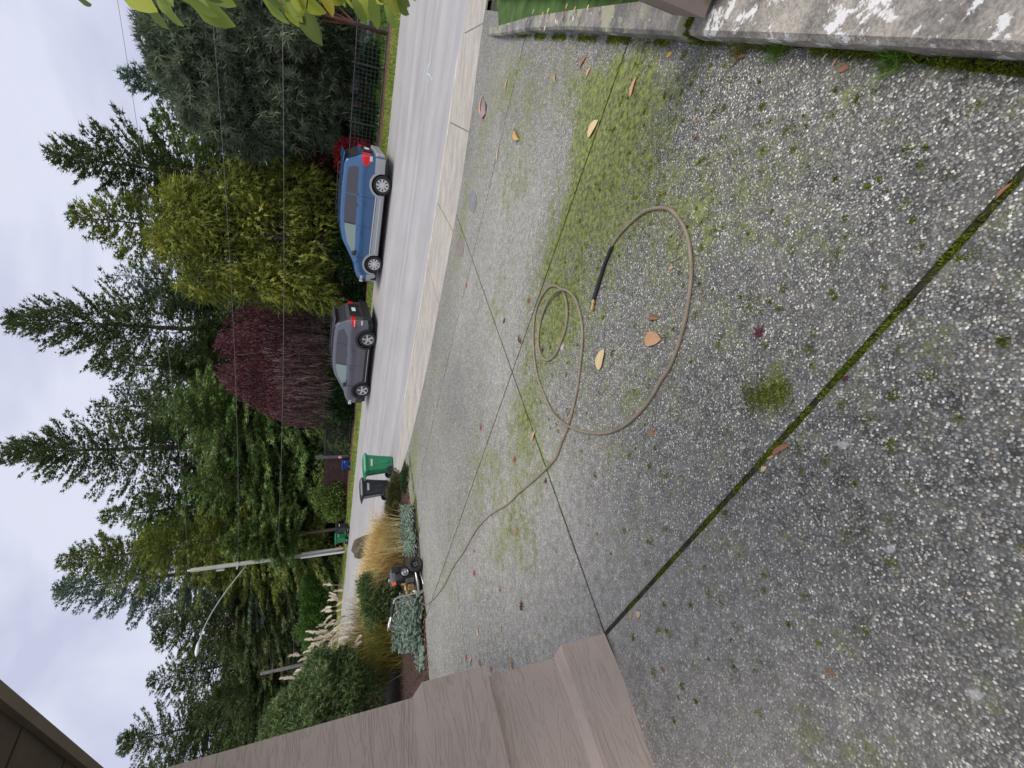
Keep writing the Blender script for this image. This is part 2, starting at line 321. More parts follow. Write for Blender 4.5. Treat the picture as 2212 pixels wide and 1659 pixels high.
def siding_material():
    m, t, b = newmat('embossed_siding'); nn, ln = t.nodes.new, t.links.new
    geo = nn('ShaderNodeNewGeometry'); pos = geo.outputs['Position']
    d1 = nn('ShaderNodeVectorMath'); d1.operation = 'DOT_PRODUCT'; d1.inputs[1].default_value = tuple(e2); ln(pos, d1.inputs[0])
    sx = nn('ShaderNodeSeparateXYZ'); ln(pos, sx.inputs[0])
    cb = nn('ShaderNodeCombineXYZ'); s1 = nn('ShaderNodeMath'); s1.operation = 'MULTIPLY'; s1.inputs[1].default_value = .16; ln(d1.outputs['Value'], s1.inputs[0])
    ln(s1.outputs[0], cb.inputs[0]); ln(sx.outputs[2], cb.inputs[1])
    wv = nn('ShaderNodeTexNoise'); wv.inputs['Scale'].default_value = 9; wv.inputs['Detail'].default_value = 3; wv.inputs['Distortion'].default_value = 2.2; ln(cb.outputs[0], wv.inputs['Vector'])
    rg = nn('ShaderNodeMath'); rg.operation = 'PINGPONG'; rg.inputs[1].default_value = .065; ln(wv.outputs['Fac'], rg.inputs[0])
    mr = nn('ShaderNodeMapRange'); mr.interpolation_type = 'SMOOTHSTEP'; mr.inputs['From Min'].default_value = 0; mr.inputs['From Max'].default_value = .022; ln(rg.outputs[0], mr.inputs['Value'])
    bu = nn('ShaderNodeBump'); bu.inputs['Strength'].default_value = 1; bu.inputs['Distance'].default_value = .0018; ln(mr.outputs['Result'], bu.inputs['Height']); ln(bu.outputs['Normal'], b.inputs['Normal'])
    n2 = nn('ShaderNodeTexNoise'); n2.inputs['Scale'].default_value = 2.5; n2.inputs['Detail'].default_value = 5; ln(pos, n2.inputs['Vector'])
    r = nn('ShaderNodeValToRGB'); r.color_ramp.elements[0].position = .3; r.color_ramp.elements[1].position = .7
    r.color_ramp.elements[0].color = (.56, .455, .37, 1); r.color_ramp.elements[1].color = (.63, .515, .425, 1); ln(n2.outputs['Fac'], r.inputs['Fac'])
    ln(r.outputs['Color'], b.inputs['Base Color']); b.inputs['Roughness'].default_value = .6
    return m

MT = {}
MT['agg'] = aggregate_material()
MT['gutter'] = concrete_material('pale_concrete', (.47, .435, .385), (.33, .305, .27), stretch=(.6, 1.6, 1), scale=2.5)
MT['kerb'] = concrete_material('kerb_concrete', (.60, .57, .49), (.42, .39, .33), scale=4, moss=.1)
MT['wallc'] = concrete_material('weathered_concrete', (.30, .28, .25), (.10, .1, .098), lichen=.35, cream=(.36, .35, .23), scale=4)
MT['lichenc'] = concrete_material('lichened_concrete', (.42, .385, .335), (.15, .142, .13), lichen=.95, scale=5)
MT['road'] = road_material()
MT['siding'] = siding_material()
MT['soil'] = mat('bark_soil', (.05, .028, .02), .95, var=.55, scale=18, bump=1.0)
MT['earth'] = mat('earth', (.05, .055, .03), .95, var=.5, scale=3, bump=.6)
MT['joint'] = mat('joint_dirt', (.045, .038, .022), .95, var=.5, scale=25)
MT['verge'] = mat('verge_turf', (.2, .22, .07), .95, var=.55, scale=2.2, bump=.5, coord='Object')
MT['lawn'] = mat('lawn_turf', (.055, .11, .02), .95, var=.5, scale=4, bump=.5)
MT['needles'] = mat('fallen_needles', (.13, .07, .045), .95, var=.5, scale=9, bump=.8)
MT['stucco'] = mat('smooth_taupe_paint', (.30, .24, .205), .75, var=.06, scale=12, bump=.15)
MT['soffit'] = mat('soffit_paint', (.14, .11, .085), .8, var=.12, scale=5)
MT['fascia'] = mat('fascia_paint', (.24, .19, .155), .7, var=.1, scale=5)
MT['black'] = mat('black_plastic', (.012, .012, .014), .45)
MT['rubber'] = mat('tyre_rubber', (.018, .018, .019), .75, var=.2, scale=20)
MT['silver'] = mat('silver_tube', (.62, .62, .62), .3, metal=.85)
MT['chrome'] = mat('bright_metal', (.75, .75, .74), .2, metal=1.0)
MT['brass'] = mat('brass', (.72, .5, .2), .3, metal=1.0)
MT['bronze'] = mat('pump_casting', (.30, .2, .09), .5, metal=.4, var=.3, scale=30)
MT['gdark'] = mat('grey_metal', (.1, .1, .1), .4, metal=.5, var=.3, scale=15)
MT['orange'] = mat('orange_tag', (.75, .12, .02), .5)
MT['white'] = mat('white_paint', (.75, .76, .77), .5)
MT['green_bin'] = mat('green_bin_plastic', (.01, .17, .075), .38, var=.12, scale=4)
MT['green_lid'] = mat('green_lid_plastic', (.014, .21, .10), .28, var=.1, scale=4)
MT['dark_bin'] = mat('dark_bin_plastic', (.022, .024, .034), .38, var=.2, scale=4)
MT['blue_bin'] = mat('blue_bin_plastic', (.01, .07, .35), .38, var=.1, scale=4)
MT['hose'] = mat('khaki_rubber', (.27, .225, .155), .55, var=.18, scale=12)
MT['pole'] = mat('weathered_pole', (.27, .285, .235), .85, var=.25, scale=5, stretch=(1, 1, .2), bump=.3)
MT['galv'] = mat('galvanised', (.55, .57, .57), .5, metal=.3)
MT['wire'] = mat('cable', (.16, .165, .17), .7)
MT['bark'] = mat('bark', (.085, .062, .048), .95, var=.45, scale=7, stretch=(1, 1, .25), bump=1)
MT['redbark'] = mat('reddish_bark', (.13, .055, .04), .95, var=.45, scale=7, stretch=(1, 1, .25), bump=1)
MT['house'] = mat('beige_wall', (.27, .245, .22), .8, var=.08, scale=2)
MT['roof'] = mat('grey_shingle', (.25, .28, .3), .85, var=.25, scale=8, bump=.4)
MT['glass'] = mat('window_glass', (.05, .09, .08), .06, spec=.8)
MT['fence'] = mat('dark_fence_paint', (.03, .028, .028), .6, var=.3, scale=6)
MT['meshw'] = mat('fence_wire', (.10, .11, .12), .5, metal=.4)
MT['rock'] = mat('brown_rock', (.105, .085, .055), .9, var=.45, scale=5, bump=1)
MT['clay'] = mat('brown_panel', (.05, .022, .018), .8, var=.3, scale=4)
F = {}
F['fir'] = foliage('fir_needles', [(.016, .026, .010), (.036, .052, .018), (.062, .082, .03), (.105, .13, .06)], scale=.8)
F['firblue'] = foliage('blue_fir_needles', [(.018, .032, .022), (.045, .075, .052), (.085, .125, .09), (.14, .18, .135)], scale=.7)
F['pine'] = foliage('pine_needles', [(.016, .026, .016), (.045, .062, .038), (.085, .105, .065), (.14, .155, .10)], scale=.9)
F['gold'] = foliage('golden_cedar_sprays', [(.022, .032, .008), (.075, .095, .016), (.165, .185, .03), (.36, .335, .05)], scale=.7)
F['olive'] = foliage('olive_cedar_sprays', [(.022, .036, .009), (.06, .08, .018), (.115, .135, .03), (.19, .2, .045)], scale=.7)
F['cedar'] = foliage('green_cedar_sprays', [(.016, .034, .01), (.042, .075, .02), (.085, .125, .035), (.15, .19, .065)], scale=.7)
F['purple'] = foliage('purple_leaves', [(.022, .010, .012), (.055, .018, .024), (.095, .03, .038), (.14, .06, .06)], scale=.9)
F['twigs'] = foliage('bare_twigs', [(.05, .03, .03), (.12, .085, .08), (.22, .19, .18)], scale=1, trans=0)
F['hedge'] = foliage('hedge_leaves', [(.018, .045, .008), (.045, .10, .018), (.10, .17, .03)], scale=1.2)
F['light'] = foliage('light_shrub_leaves', [(.04, .07, .015), (.10, .15, .035), (.19, .25, .075)], scale=1.5)
F['dark'] = foliage('dark_shrub_leaves', [(.010, .026, .010), (.025, .055, .018), (.055, .10, .03)], scale=1.2)
F['red'] = foliage('red_leaves', [(.10, .008, .012), (.24, .015, .02), (.40, .04, .04)], scale=1.5)
F['dome'] = foliage('dome_shrub_sprays', [(.022, .04, .012), (.055, .09, .03), (.105, .15, .055), (.19, .23, .10)], scale=2.2)
F['straw'] = foliage('straw_blades', [(.24, .15, .05), (.46, .33, .14), (.66, .52, .28), (.78, .68, .45)], scale=1.8)
F['ggrass'] = foliage('green_gold_blades', [(.08, .10, .02), (.2, .19, .045), (.42, .32, .09)], scale=2)
F['plume'] = foliage('pale_plumes', [(.62, .52, .4), (.75, .67, .56), (.84, .78, .7)], scale=3)
F['juniper'] = foliage('blue_juniper_shoots', [(.07, .11, .08), (.13, .18, .14), (.21, .27, .22), (.32, .37, .22)], scale=3, rough=.8)
F['grass'] = foliage('verge_blades', [(.07, .13, .02), (.14, .21, .035), (.25, .28, .07), (.42, .38, .17)], scale=.5)
F['lawng'] = foliage('lawn_blades', [(.035, .08, .012), (.09, .18, .02), (.20, .33, .05), (.36, .46, .12)], scale=2)
F['moss'] = foliage('moss_tufts', [(.06, .08, .01), (.15, .19, .018), (.29, .36, .04)], scale=6, rough=.9, trans=.1)
F['pebble'] = foliage('pebble_stone', [(.07, .07, .08), (.14, .15, .155), (.24, .25, .24), (.42, .42, .38), (.85, .83, .77)], scale=60, rough=.5, trans=0)
F['chips'] = foliage('bark_chips', [(.05, .025, .018), (.10, .05, .035), (.17, .09, .06)], scale=8, trans=0)
F['bigleaf'] = foliage('broad_leaf', [(.13, .19, .02), (.25, .3, .03), (.38, .36, .04), (.42, .25, .05)], scale=5, trans=.35)
for nm, c in {'tan': (.56, .31, .17), 'brown': (.34, .15, .08), 'gold': (.5, .3, .08), 'red': (.27, .03, .045), 'pale': (.66, .5, .27), 'maroon': (.09, .012, .03), 'lilac': (.3, .22, .24)}.items():
    MT['leaf_' + nm] = mat('dead_leaf_' + nm, c, .6, var=.25, scale=25)
# ------------------------------------------------------------------ mesh helpers
def tag(o, label=None, cat=None, group=None, kind=None):
    if label: o['label'] = label
    if cat: o['category'] = cat
    if group: o['group'] = group
    if kind: o['kind'] = kind
    return o
def empty(name, loc=(0, 0, 0), rot=None, label=None, cat=None, group=None):
    o = bpy.data.objects.new(name, None); C.objects.link(o); o.location = loc; o.empty_display_size = .2
    if rot is not None:
        if isinstance(rot, Matrix): o.rotation_euler = rot.to_euler()
        else: o.rotation_euler = (0, 0, rot)
    return tag(o, label, cat, group)
def link(name, me, m, parent=None, smooth=False):
    o = bpy.data.objects.new(name, me); C.objects.link(o)
    if m: me.materials.append(m)
    if parent: o.parent = parent
    if smooth and len(me.polygons): me.polygons.foreach_set('use_smooth', [True] * len(me.polygons))
    return o
def raw(name, V, T, m, parent=None, smooth=False):
    """mesh object from numpy vertices and triangles (or quads)"""
    V = np.asarray(V, dtype=np.float32); T = np.asarray(T, dtype=np.int32)
    me = bpy.data.meshes.new(name); k = T.shape[1]
    me.vertices.add(len(V)); me.vertices.foreach_set('co', V.ravel())
    me.loops.add(T.size); me.loops.foreach_set('vertex_index', T.ravel())
    me.polygons.add(len(T)); me.polygons.foreach_set('loop_start', np.arange(0, T.size, k, dtype=np.int32))
    try: me.polygons.foreach_set('loop_total', np.full(len(T), k, dtype=np.int32))
    except Exception: pass
    me.update(calc_edges=True)
    return link(name, me, m, parent, smooth)
class MB:
    def __init__(s): s.v = []; s.f = []
    def add(s, vs, fs):
        o = len(s.v); s.v += [tuple(v) for v in vs]; s.f += [tuple(i + o for i in f) for f in fs]; return s
    def box(s, c, d, rz=0.0, tilt=None):
        x, y, z = d[0] / 2, d[1] / 2, d[2] / 2
        M = tilt if tilt is not None else Matrix.Rotation(rz, 3, 'Z')
        vs = [Vector(c) + M @ Vector((sx * x, sy * y, sz * z)) for sx in (-1, 1) for sy in (-1, 1) for sz in (-1, 1)]
        return s.add(vs, [(0, 1, 3, 2), (4, 6, 7, 5), (0, 4, 5, 1), (2, 3, 7, 6), (0, 2, 6, 4), (1, 5, 7, 3)])
    def tube(s, pts, r, n=8, cap=True):
        pts = [Vector(p) for p in pts]; rs = r if isinstance(r, (list, tuple)) else [r] * len(pts)
        base = len(s.v); up = None
        for i, p in enumerate(pts):
            d = (pts[min(i + 1, len(pts) - 1)] - pts[max(i - 1, 0)])
            d = d.normalized() if d.length > 1e-9 else Vector((0, 0, 1))
            if up is None: up = Vector((0, 0, 1)) if abs(d.z) < .9 else Vector((1, 0, 0))
            a = d.cross(up)
            if a.length < 1e-6: a = d.cross(Vector((0, 1, 0)))
            a.normalize(); b = a.cross(d); up = b
            for k in range(n):
                t = 2 * math.pi * k / n
                s.v.append(tuple(p + (a * math.cos(t) + b * math.sin(t)) * rs[i]))
        for i in range(len(pts) - 1):
            for k in range(n):
                s.f.append((base + i * n + k, base + i * n + (k + 1) % n, base + (i + 1) * n + (k + 1) % n, base + (i + 1) * n + k))
        if cap:
            s.f.append(tuple(base + k for k in range(n))[::-1]); s.f.append(tuple(base + (len(pts) - 1) * n + k for k in range(n)))
        return s
    def lathe(s, prof, n=24, c=(0, 0, 0), axis='Y'):
        base = len(s.v); c = Vector(c)
        for (r, h) in prof:
            for k in range(n):
                t = 2 * math.pi * k / n; a, b = r * math.cos(t), r * math.sin(t)
                p = {'Y': (a, h, b), 'Z': (a, b, h), 'X': (h, a, b)}[axis]
                s.v.append(tuple(c + Vector(p)))
        for i in range(len(prof) - 1):
            for k in range(n):
                s.f.append((base + i * n + k, base + i * n + (k + 1) % n, base + (i + 1) * n + (k + 1) % n, base + (i + 1) * n + k))
        return s
    def grid(s, rows, close=False):
        base = len(s.v); nc = len(rows[0])
        for r in rows: s.v += [tuple(p) for p in r]
        for i in range(len(rows) - 1):
            for k in range(nc - 1 + (1 if close else 0)):
                s.f.append((base + i * nc + k, base + i * nc + (k + 1) % nc, base + (i + 1) * nc + (k + 1) % nc, base + (i + 1) * nc + k))
        return s
    def prism(s, poly, z0, z1):
        n = len(poly)
        return s.add([(*p[:2], z0) for p in poly] + [(*p[:2], z1) for p in poly],
                     [tuple(range(n))[::-1], tuple(range(n, 2 * n))] + [(i, (i + 1) % n, n + (i + 1) % n, n + i) for i in range(n)])
    def build(s, name, m, parent=None, smooth=False, bevel=0.0):
        me = bpy.data.meshes.new(name); me.from_pydata(s.v, [], s.f); me.validate()
        bm = bmesh.new(); bm.from_mesh(me); bmesh.ops.recalc_face_normals(bm, faces=bm.faces)
        if bevel: bmesh.ops.bevel(bm, geom=list(bm.edges), offset=bevel, segments=1, affect='EDGES', clamp_overlap=True)
        bm.to_mesh(me); bm.free()
        o = link(name, me, m, parent, smooth)
        return o
def copy_tree(o, parent=None, **kw):
    c = o.copy(); C.objects.link(c); c.parent = parent
    for ch in [x for x in bpy.data.objects if x.parent == o]: copy_tree(ch, c)
    return c
def frame_from(D, roll):
    D = D / np.maximum(np.linalg.norm(D, axis=1, keepdims=True), 1e-9)
    up = np.tile(np.array([0., 0., 1.]), (len(D), 1)); bad = np.abs(D[:, 2]) > .95; up[bad] = (1, 0, 0)
    A = np.cross(D, up); A /= np.linalg.norm(A, axis=1, keepdims=True); B = np.cross(A, D)
    c, s = np.cos(roll)[:, None], np.sin(roll)[:, None]
    return D, A * c + B * s, B * c - A * s
def scatter(tv, tf, P, D, size, roll=None, width=None):
    """copies of a template (x along D, y sideways, z normal) as arrays"""
    n = len(P); roll = rng.uniform(-math.pi, math.pi, n) if roll is None else roll
    d, a, b = frame_from(D, roll); size = np.asarray(size).reshape(-1, 1, 1) * np.ones((n, 1, 1))
    wd = np.ones((n, 1)) if width is None else np.asarray(width).reshape(-1, 1)
    V = P[:, None, :] + size * (tv[None, :, 0:1] * d[:, None, :] + (tv[None, :, 1] * wd)[:, :, None] * a[:, None, :] + tv[None, :, 2:3] * b[:, None, :])
    T = (tf[None] + (np.arange(n) * len(tv))[:, None, None]).reshape(-1, tf.shape[1])
    return V.reshape(-1, 3), T
# leaf-sized templates
def fern(nt=4, w=.22):
    """a conifer spray: a spine with side needles, seen as toothed triangles"""
    v = [(0, -.09, 0), (1.15, 0, -.06), (0, .09, 0)]; f = [(0, 1, 2)]
    for i in range(nt):
        x = .08 + .75 * i / nt; l = w * (1.0 - x * .7) * .48
        for sgn in (-1, 1):
            k = len(v); v += [(x, 0, 0), (x + .34, 0, 0), (x + .42, sgn * l, -.06)]; f.append((k, k + 1, k + 2) if sgn > 0 else (k, k + 2, k + 1))
    return np.array(v, float), np.array(f)
FERN = fern(1, .8)
FERN_S = fern(1, .55)
LEAF = (np.array([(0, 0, 0), (.45, .27, .05), (1, 0, -.05), (.45, -.27, .05)], float), np.array([(0, 1, 2), (0, 2, 3)]))
TRI = (np.array([(0, -.16, 0), (0, .16, 0), (1, 0, -.1)], float), np.array([(0, 1, 2)]))
def tuft(n=9):
    v, f = [], []
    r = random.Random(3)
    for i in range(n):
        d = Vector((r.uniform(.1, 1), r.uniform(-1, 1), r.uniform(-1, 1))).normalized(); s = d.cross(Vector((r.random(), r.random(), r.random()))).normalized() * .09
        k = len(v); v += [tuple(-s), tuple(s), tuple(d)]; f.append((k, k + 1, k + 2))
    return np.array(v, float), np.array(f)
TUFT = tuft(9)
def join(parts):
    Vs, Ts, o = [], [], 0
    for V, T in parts: Vs.append(V); Ts.append(T + o); o += len(V)
    return np.concatenate(Vs), np.concatenate(Ts)
def unit(n):
    v = rng.normal(size=(n, 3)); return v / np.linalg.norm(v, axis=1, keepdims=True)

def trunk(parent, h, r, m, lean=(0, 0), z0=-.3, name='trunk', n=8):
    pts = [Vector((lean[0] * q * q, lean[1] * q * q, z0 + (h - z0) * q)) for q in (0, .06, .2, .4, .6, .8, 1)]
    rs = [r * 1.25, r * 1.0, r * .85, r * .66, r * .48, r * .28, r * .05]
    return MB().tube(pts, rs, n=n).build(name, m, parent, smooth=True)

def conifer(name, base, h, rad, m, label, barkm='bark', clear=.06, dens=1.0, tip_up=.5, droop=.35, spray=.50, shape=.68, group=None, tmpl=None, seed=0, cat='tree', gap=.0):
    """a conifer: tapered trunk, whorls of separate boughs, toothed sprays along each bough"""
    global rng
    rng = np.random.default_rng(100 + seed)
    t = empty(name, base, label=label, cat=cat, group=group)
    lean = rng.uniform(-.25, .25, 2)
    trunk(t, h * .97, max(.12, h * .016), MT[barkm], lean)
    nb = int(h * 16 * dens); rad *= 1.4
    q = np.sort(rng.uniform(clear, .995, nb))          # height fraction
    az = (np.arange(nb) * 2.399 + rng.uniform(-.5, .5, nb))
    prof = (1 - q) ** shape * np.minimum(1, (q - clear) * 9 + .55)
    ln = rad * prof * rng.uniform(.62, 1.22, nb) + .18
    ln *= 1 + .25 * np.sin(az * 2 + h) * (1 - q)
    elev = -droop * (1 - q) + tip_up * q ** 2 + rng.uniform(-.12, .12, nb)
    P, D, S = [], [], []
    bm_ = MB()
    for i in range(nb):
        c0 = np.array([lean[0] * q[i] ** 2, lean[1] * q[i] ** 2, h * q[i]])
        d = np.array([math.cos(az[i]) * math.cos(elev[i]), math.sin(az[i]) * math.cos(elev[i]), math.sin(elev[i])])
        side = np.array([-math.sin(az[i]), math.cos(az[i]), 0])
        m_ = max(6, int(ln[i] * 32 * dens))
        u = rng.uniform(.02, 1.0, m_) ** .8
        sag = -droop * .5 * ln[i] * u ** 2 * (1 - q[i]) + .12 * ln[i] * u ** 3
        spread = (.42 * ln[i] * (1.05 - u) + .08) * rng.uniform(-1, 1, m_)
        p = c0 + d * (u * ln[i])[:, None] + side * spread[:, None]
        p[:, 2] += sag + rng.uniform(-.1, .06, m_)
        dd = d * .9 + side * np.sign(spread)[:, None] * rng.uniform(.3, 1.1, m_)[:, None]
        dd[:, 2] += rng.uniform(-.55, .15, m_) * (1 - .6 * q[i])
        P.append(p); D.append(dd); S.append(spray * rng.uniform(.6, 1.25, m_) * (1 - .35 * q[i]))
        if i % 3 == 0: bm_.tube([c0, c0 + d * ln[i] * .5 + np.array([0, 0, -.02]), c0 + d * ln[i] * .9 + np.array([0, 0, -droop * .35 * ln[i] * (1 - q[i])])], [.035, .02, .008], n=4, cap=False)
    # leader
    k = 16; P.append(np.stack([np.full(k, lean[0]), np.full(k, lean[1]), h * np.linspace(.93, 1, k)], 1)); dd = unit(k) * .6; dd[:, 2] = np.abs(dd[:, 2]) + .7; D.append(dd); S.append(np.full(k, spray * .6))
    P, D, S = np.concatenate(P), np.concatenate(D), np.concatenate(S)
    V, T = scatter(*(tmpl or FERN), P, D, S, roll=rng.normal(0, .7, len(P)))
    o = raw('foliage', V, T, m, t)
    b = bm_.build('branches', MT[barkm], t)
    return t

def crown_tree(name, base, h0, blobs, m, label, tm='bark', tr=.16, size=.3, per=320, tmpl=None, group=None, cat='tree', down=0.0, shell=.55, seed=0, limbs=True, fname='foliage'):
    """broad crown: leaf clusters spread through several lumpy lobes (cx,cy,cz,rx,ry,rz) about the base"""
    global rng
    rng = np.random.default_rng(500 + seed)
    t = empty(name, base, label=label, cat=cat, group=group)
    P, D, S = [], [], []
    top = max(b[2] for b in blobs)
    if tm: trunk(t, top, tr, MT[tm])
    lb = MB()
    for (cx_, cy_, cz_, rx, ry, rz) in blobs:
        n = int(per * 1.5 * (rx * ry * rz) ** (2 / 3) / (size / .3) ** 2) + 30
        u = unit(n)
        # cluster: draw the leaves towards a number of clump directions so that gaps stay between them
        kc = max(8, n // 26); cd = unit(kc); idx = rng.integers(0, kc, n)
        u = u * .42 + cd[idx]; u /= np.linalg.norm(u, axis=1, keepdims=True)
        rr = (rng.uniform(shell, 1.0, n) * rng.uniform(.84, 1.12, kc)[idx])
        p = np.array([cx_, cy_, cz_]) + u * rr[:, None] * np.array([rx, ry, rz])
        p[:, 2] = np.maximum(p[:, 2], .03)
        d = u + unit(n) * .7; d[:, 2] -= down
        P.append(p); D.append(d); S.append(size * rng.uniform(.6, 1.35, n))
        if limbs: lb.tube([(0, 0, h0), (cx_ * .6, cy_ * .6, (h0 + cz_) / 2), (cx_, cy_, cz_ + rz * .4)], [tr * .5, tr * .3, .02], n=5, cap=False)
    P, D, S = np.concatenate(P), np.concatenate(D), np.concatenate(S)
    V, T = scatter(*(tmpl or LEAF), P, D, S)
    raw(fname, V, T, m, t)
    if limbs: lb.build('limbs', MT[tm or 'bark'], t)
    return t

def thick_sheet(name, pts, m, kind='structure', parent=None, depth=.06):
    """flat polygon following the ground, with a little thickness"""
    top = [tuple(p) for p in pts]; bot = [(p[0], p[1], p[2] - depth) for p in pts]; n = len(pts)
    b = MB().add(top + bot, [tuple(range(n)), tuple(range(n, 2 * n))[::-1]] + [(i, (i + 1) % n, n + (i + 1) % n, n + i) for i in range(n)])
    o = b.build(name, m, parent)
    if kind and not parent: o['kind'] = kind
    return o

def clip(poly, px, py, nx, ny):
    """keep the side where (p - (px,py)) . n <= 0"""
    o = []
    for i in range(len(poly)):
        a, b = poly[i], poly[(i + 1) % len(poly)]
        da = (a[0] - px) * nx + (a[1] - py) * ny; db = (b[0] - px) * nx + (b[1] - py) * ny
        if da <= 0: o.append(a)
        if da * db < 0:
            q = da / (da - db); o.append((a[0] + q * (b[0] - a[0]), a[1] + q * (b[1] - a[1])))
    return o
def inset(poly, d):
    n = len(poly); area = sum(poly[i][0] * poly[(i + 1) % n][1] - poly[(i + 1) % n][0] * poly[i][1] for i in range(n))
    if area < 0: poly = poly[::-1]
    o = poly
    for i in range(n):
        a, b = poly[i], poly[(i + 1) % n]; dx, dy = b[0] - a[0], b[1] - a[1]; l = math.hypot(dx, dy)
        if l < 1e-6: continue
        nx, ny = dy / l, -dx / l
        o = clip(o, a[0] - nx * d, a[1] - ny * d, nx, ny)
    return o
# ================================================================== THE SETTING
# ground: one sheet to beyond the trees
def build_ground():
    xs = np.concatenate([np.arange(-150, -30, 10), np.arange(-30, 40, 1.0), np.arange(40, 151, 10)])
    ys = np.concatenate([np.arange(-40, -6, 4), np.arange(-6, 50, 1.0), np.arange(50, 201, 10)])
    V = []; 
    for y in ys:
        for x in xs:
            V.append((x, y, G(x, y) - .09))
    nx = len(xs); T = []
    for j in range(len(ys) - 1):
        for i in range(nx - 1): T.append((j * nx + i, j * nx + i + 1, (j + 1) * nx + i + 1, (j + 1) * nx + i))
    o = raw('ground', V, T, MT['earth'], smooth=True); tag(o, 'dark earth under the trees, lawns and beds', kind='structure')
build_ground()

def strip(name, s0, s1, t0, t1, m, h=0.0, ds=1.0, nt=1, parent=None, depth=.06, kind='structure'):
    ss = np.linspace(s0, s1, max(2, int((s1 - s0) / ds) + 1)); tt = np.linspace(t0, t1, nt + 1)
    b = MB().grid([[ST(s, q, h) for q in tt] for s in ss])
    b.grid([[ST(s, t0, h), ST(s, t0, h - depth)] for s in ss]); b.grid([[ST(s, t1, h), ST(s, t1, h - depth)] for s in ss])
    o = b.build(name, m, parent)
    if kind: o['kind'] = kind
    return o
# the road: crossfall rising away from the drive
road = strip('road', -22, 90, -.7, 7.75, MT['road'], h=-.003, ds=1.2, nt=8)
tag(road, 'worn light grey asphalt street with darker tyre streaks')
# pale utility mark on the asphalt
pm = MB()
mk = [hit(x, y, .006) for x, y in [(934, 103), (930, 118), (931, 132), (925, 145), (922, 158), (923, 178), (921, 190)]]
pm.tube([(p.x, p.y, p.z) for p in mk], [.012, .03, .02, .035, .02, .03, .01], n=4)
pm.tube([hit(922, 158, .006), hit(929, 163, .006), hit(933, 174, .006)], .014, n=4)
for v in range(len(pm.v)):
    x, y, z = pm.v[v]; pm.v[v] = (x, y, G(x, y) + .006 + (z - G(x, y) - .006) * .08)
pm.build('chalk_mark', mat('pale_marking', (.55, .68, .68), .8), road)
# kerb: pale concrete edge, a touch proud
ss_ = np.arange(-20, 60, .5)
kb = MB().grid([[ST(q, KO(q) - .17, -.03), ST(q, KO(q) - .165, .014), ST(q, KO(q) - .008, .018), ST(q, KO(q), .004), ST(q, KO(q), -.03)] for q in ss_])
kerb = kb.build('kerb', MT['kerb']); tag(kerb, 'thin pale concrete edging along the near side of the road', kind='structure')
# gutter apron panels between kerb and drive
apron = empty('pavement', (0, 0, 0)); tag(apron, 'pale concrete apron strip between drive and road', kind='structure')
cuts = [-16, -13, -10, -7, -3.6, -.25, .62, 2.25, 3.98, 5.57, 7.0, 8.58, 10.0, 11.5, 13, 14.5, 16, 18, 20, 23, 27, 32, 38]
for i in range(len(cuts) - 1):
    a, b_ = cuts[i] + .012, cuts[i + 1] - .012; m_ = [a + (b_ - a) * k / 4 for k in range(5)]
    sk = 0
    thick_sheet('concrete_panel', [ST(q, KO(q) - .178, .006) for q in m_] + [ST(q + sk, IO(q + sk), .006) for q in m_[::-1]], MT['gutter'], kind=None, parent=apron, depth=.03)

# the drive: exposed aggregate slabs with recessed joints
drive = empty('driveway', (0, 0, 0)); tag(drive, 'exposed aggregate concrete driveway in large slabs, mossy in patches', kind='structure')
def to_ab(p): return (float(p[0] * e1[0] + p[1] * e1[1]), float(p[0] * e2[0] + p[1] * e2[1]))
gA, gB = to_ab(ST(-8, -.75)), to_ab(ST(14, -.75))
gn = (gB[1] - gA[1], -(gB[0] - gA[0])); l_ = math.hypot(*gn); gn = (gn[0] / l_, gn[1] / l_)
if gn[1] < 0: gn = (-gn[0], -gn[1])
LE = [(8.92, 2.4), (8.9, 4.0), (9.25, 4.7), (9.55, 5.9), (9.9, 7.6), (10.15, 8.6)]     # left edge of the drive beside the bed
def left_a(b):
    return float(np.interp(b, [p[1] for p in LE], [p[0] for p in LE]))
full = [(-.27, -2.5), (2.84, -2.5), (2.84, .3), (2.84, .84)] + [(8.95, .84), (8.92, 2.4)] + LE[1:] + [(10.4, 9.2), (10.4, 12), (-.27, 12)]
cols = [(-.29, 2.85), (2.85, 6.32), (6.32, 12)]; rows = [(.83, 3.6), (3.6, 6.5), (6.5, 12)]
def slab(poly, gap):
    poly = clip(poly, gA[0], gA[1], gn[0], gn[1])
    if len(poly) < 3: return
    ar = abs(sum(poly[i][0] * poly[(i + 1) % len(poly)][1] - poly[(i + 1) % len(poly)][0] * poly[i][1] for i in range(len(poly)))) / 2
    if ar < .2: return
    outer = inset(poly, gap); inner = inset(poly, gap + .006)
    if len(outer) != len(inner): inner = outer
    n = len(outer)
    V = [tuple(AB(a, b, -.05)) for a, b in outer] + [tuple(AB(a, b, -.004)) for a, b in outer] + [tuple(AB(a, b, 0)) for a, b in inner]
    Fc = [tuple(range(2 * n, 3 * n))] + [(i, (i + 1) % n, n + (i + 1) % n, n + i) for i in range(n)] + [(n + i, n + (i + 1) % n, 2 * n + (i + 1) % n, 2 * n + i) for i in range(n)]
    MB().add(V, Fc).build('slab', MT['agg'], drive)
slab([(-.29, -2.5), (2.85, -2.5), (2.85, .821), (-.27, .821)], .006)
for ci, (a0, a1) in enumerate(cols):
    for ri, (b0, b1) in enumerate(rows):
        if ci < 2: slab([(a0, b0), (a1, b0), (a1, b1), (a0, b1)], .012)
        else:
            b0_ = b0
            bs = [b0_] + [p[1] for p in LE if b0 < p[1] < b1] + [min(b1, 9.6)]
            slab([(a0, b0_)] + [(left_a(b), b) for b in bs] + [(a0, min(b1, 9.6))], .012)
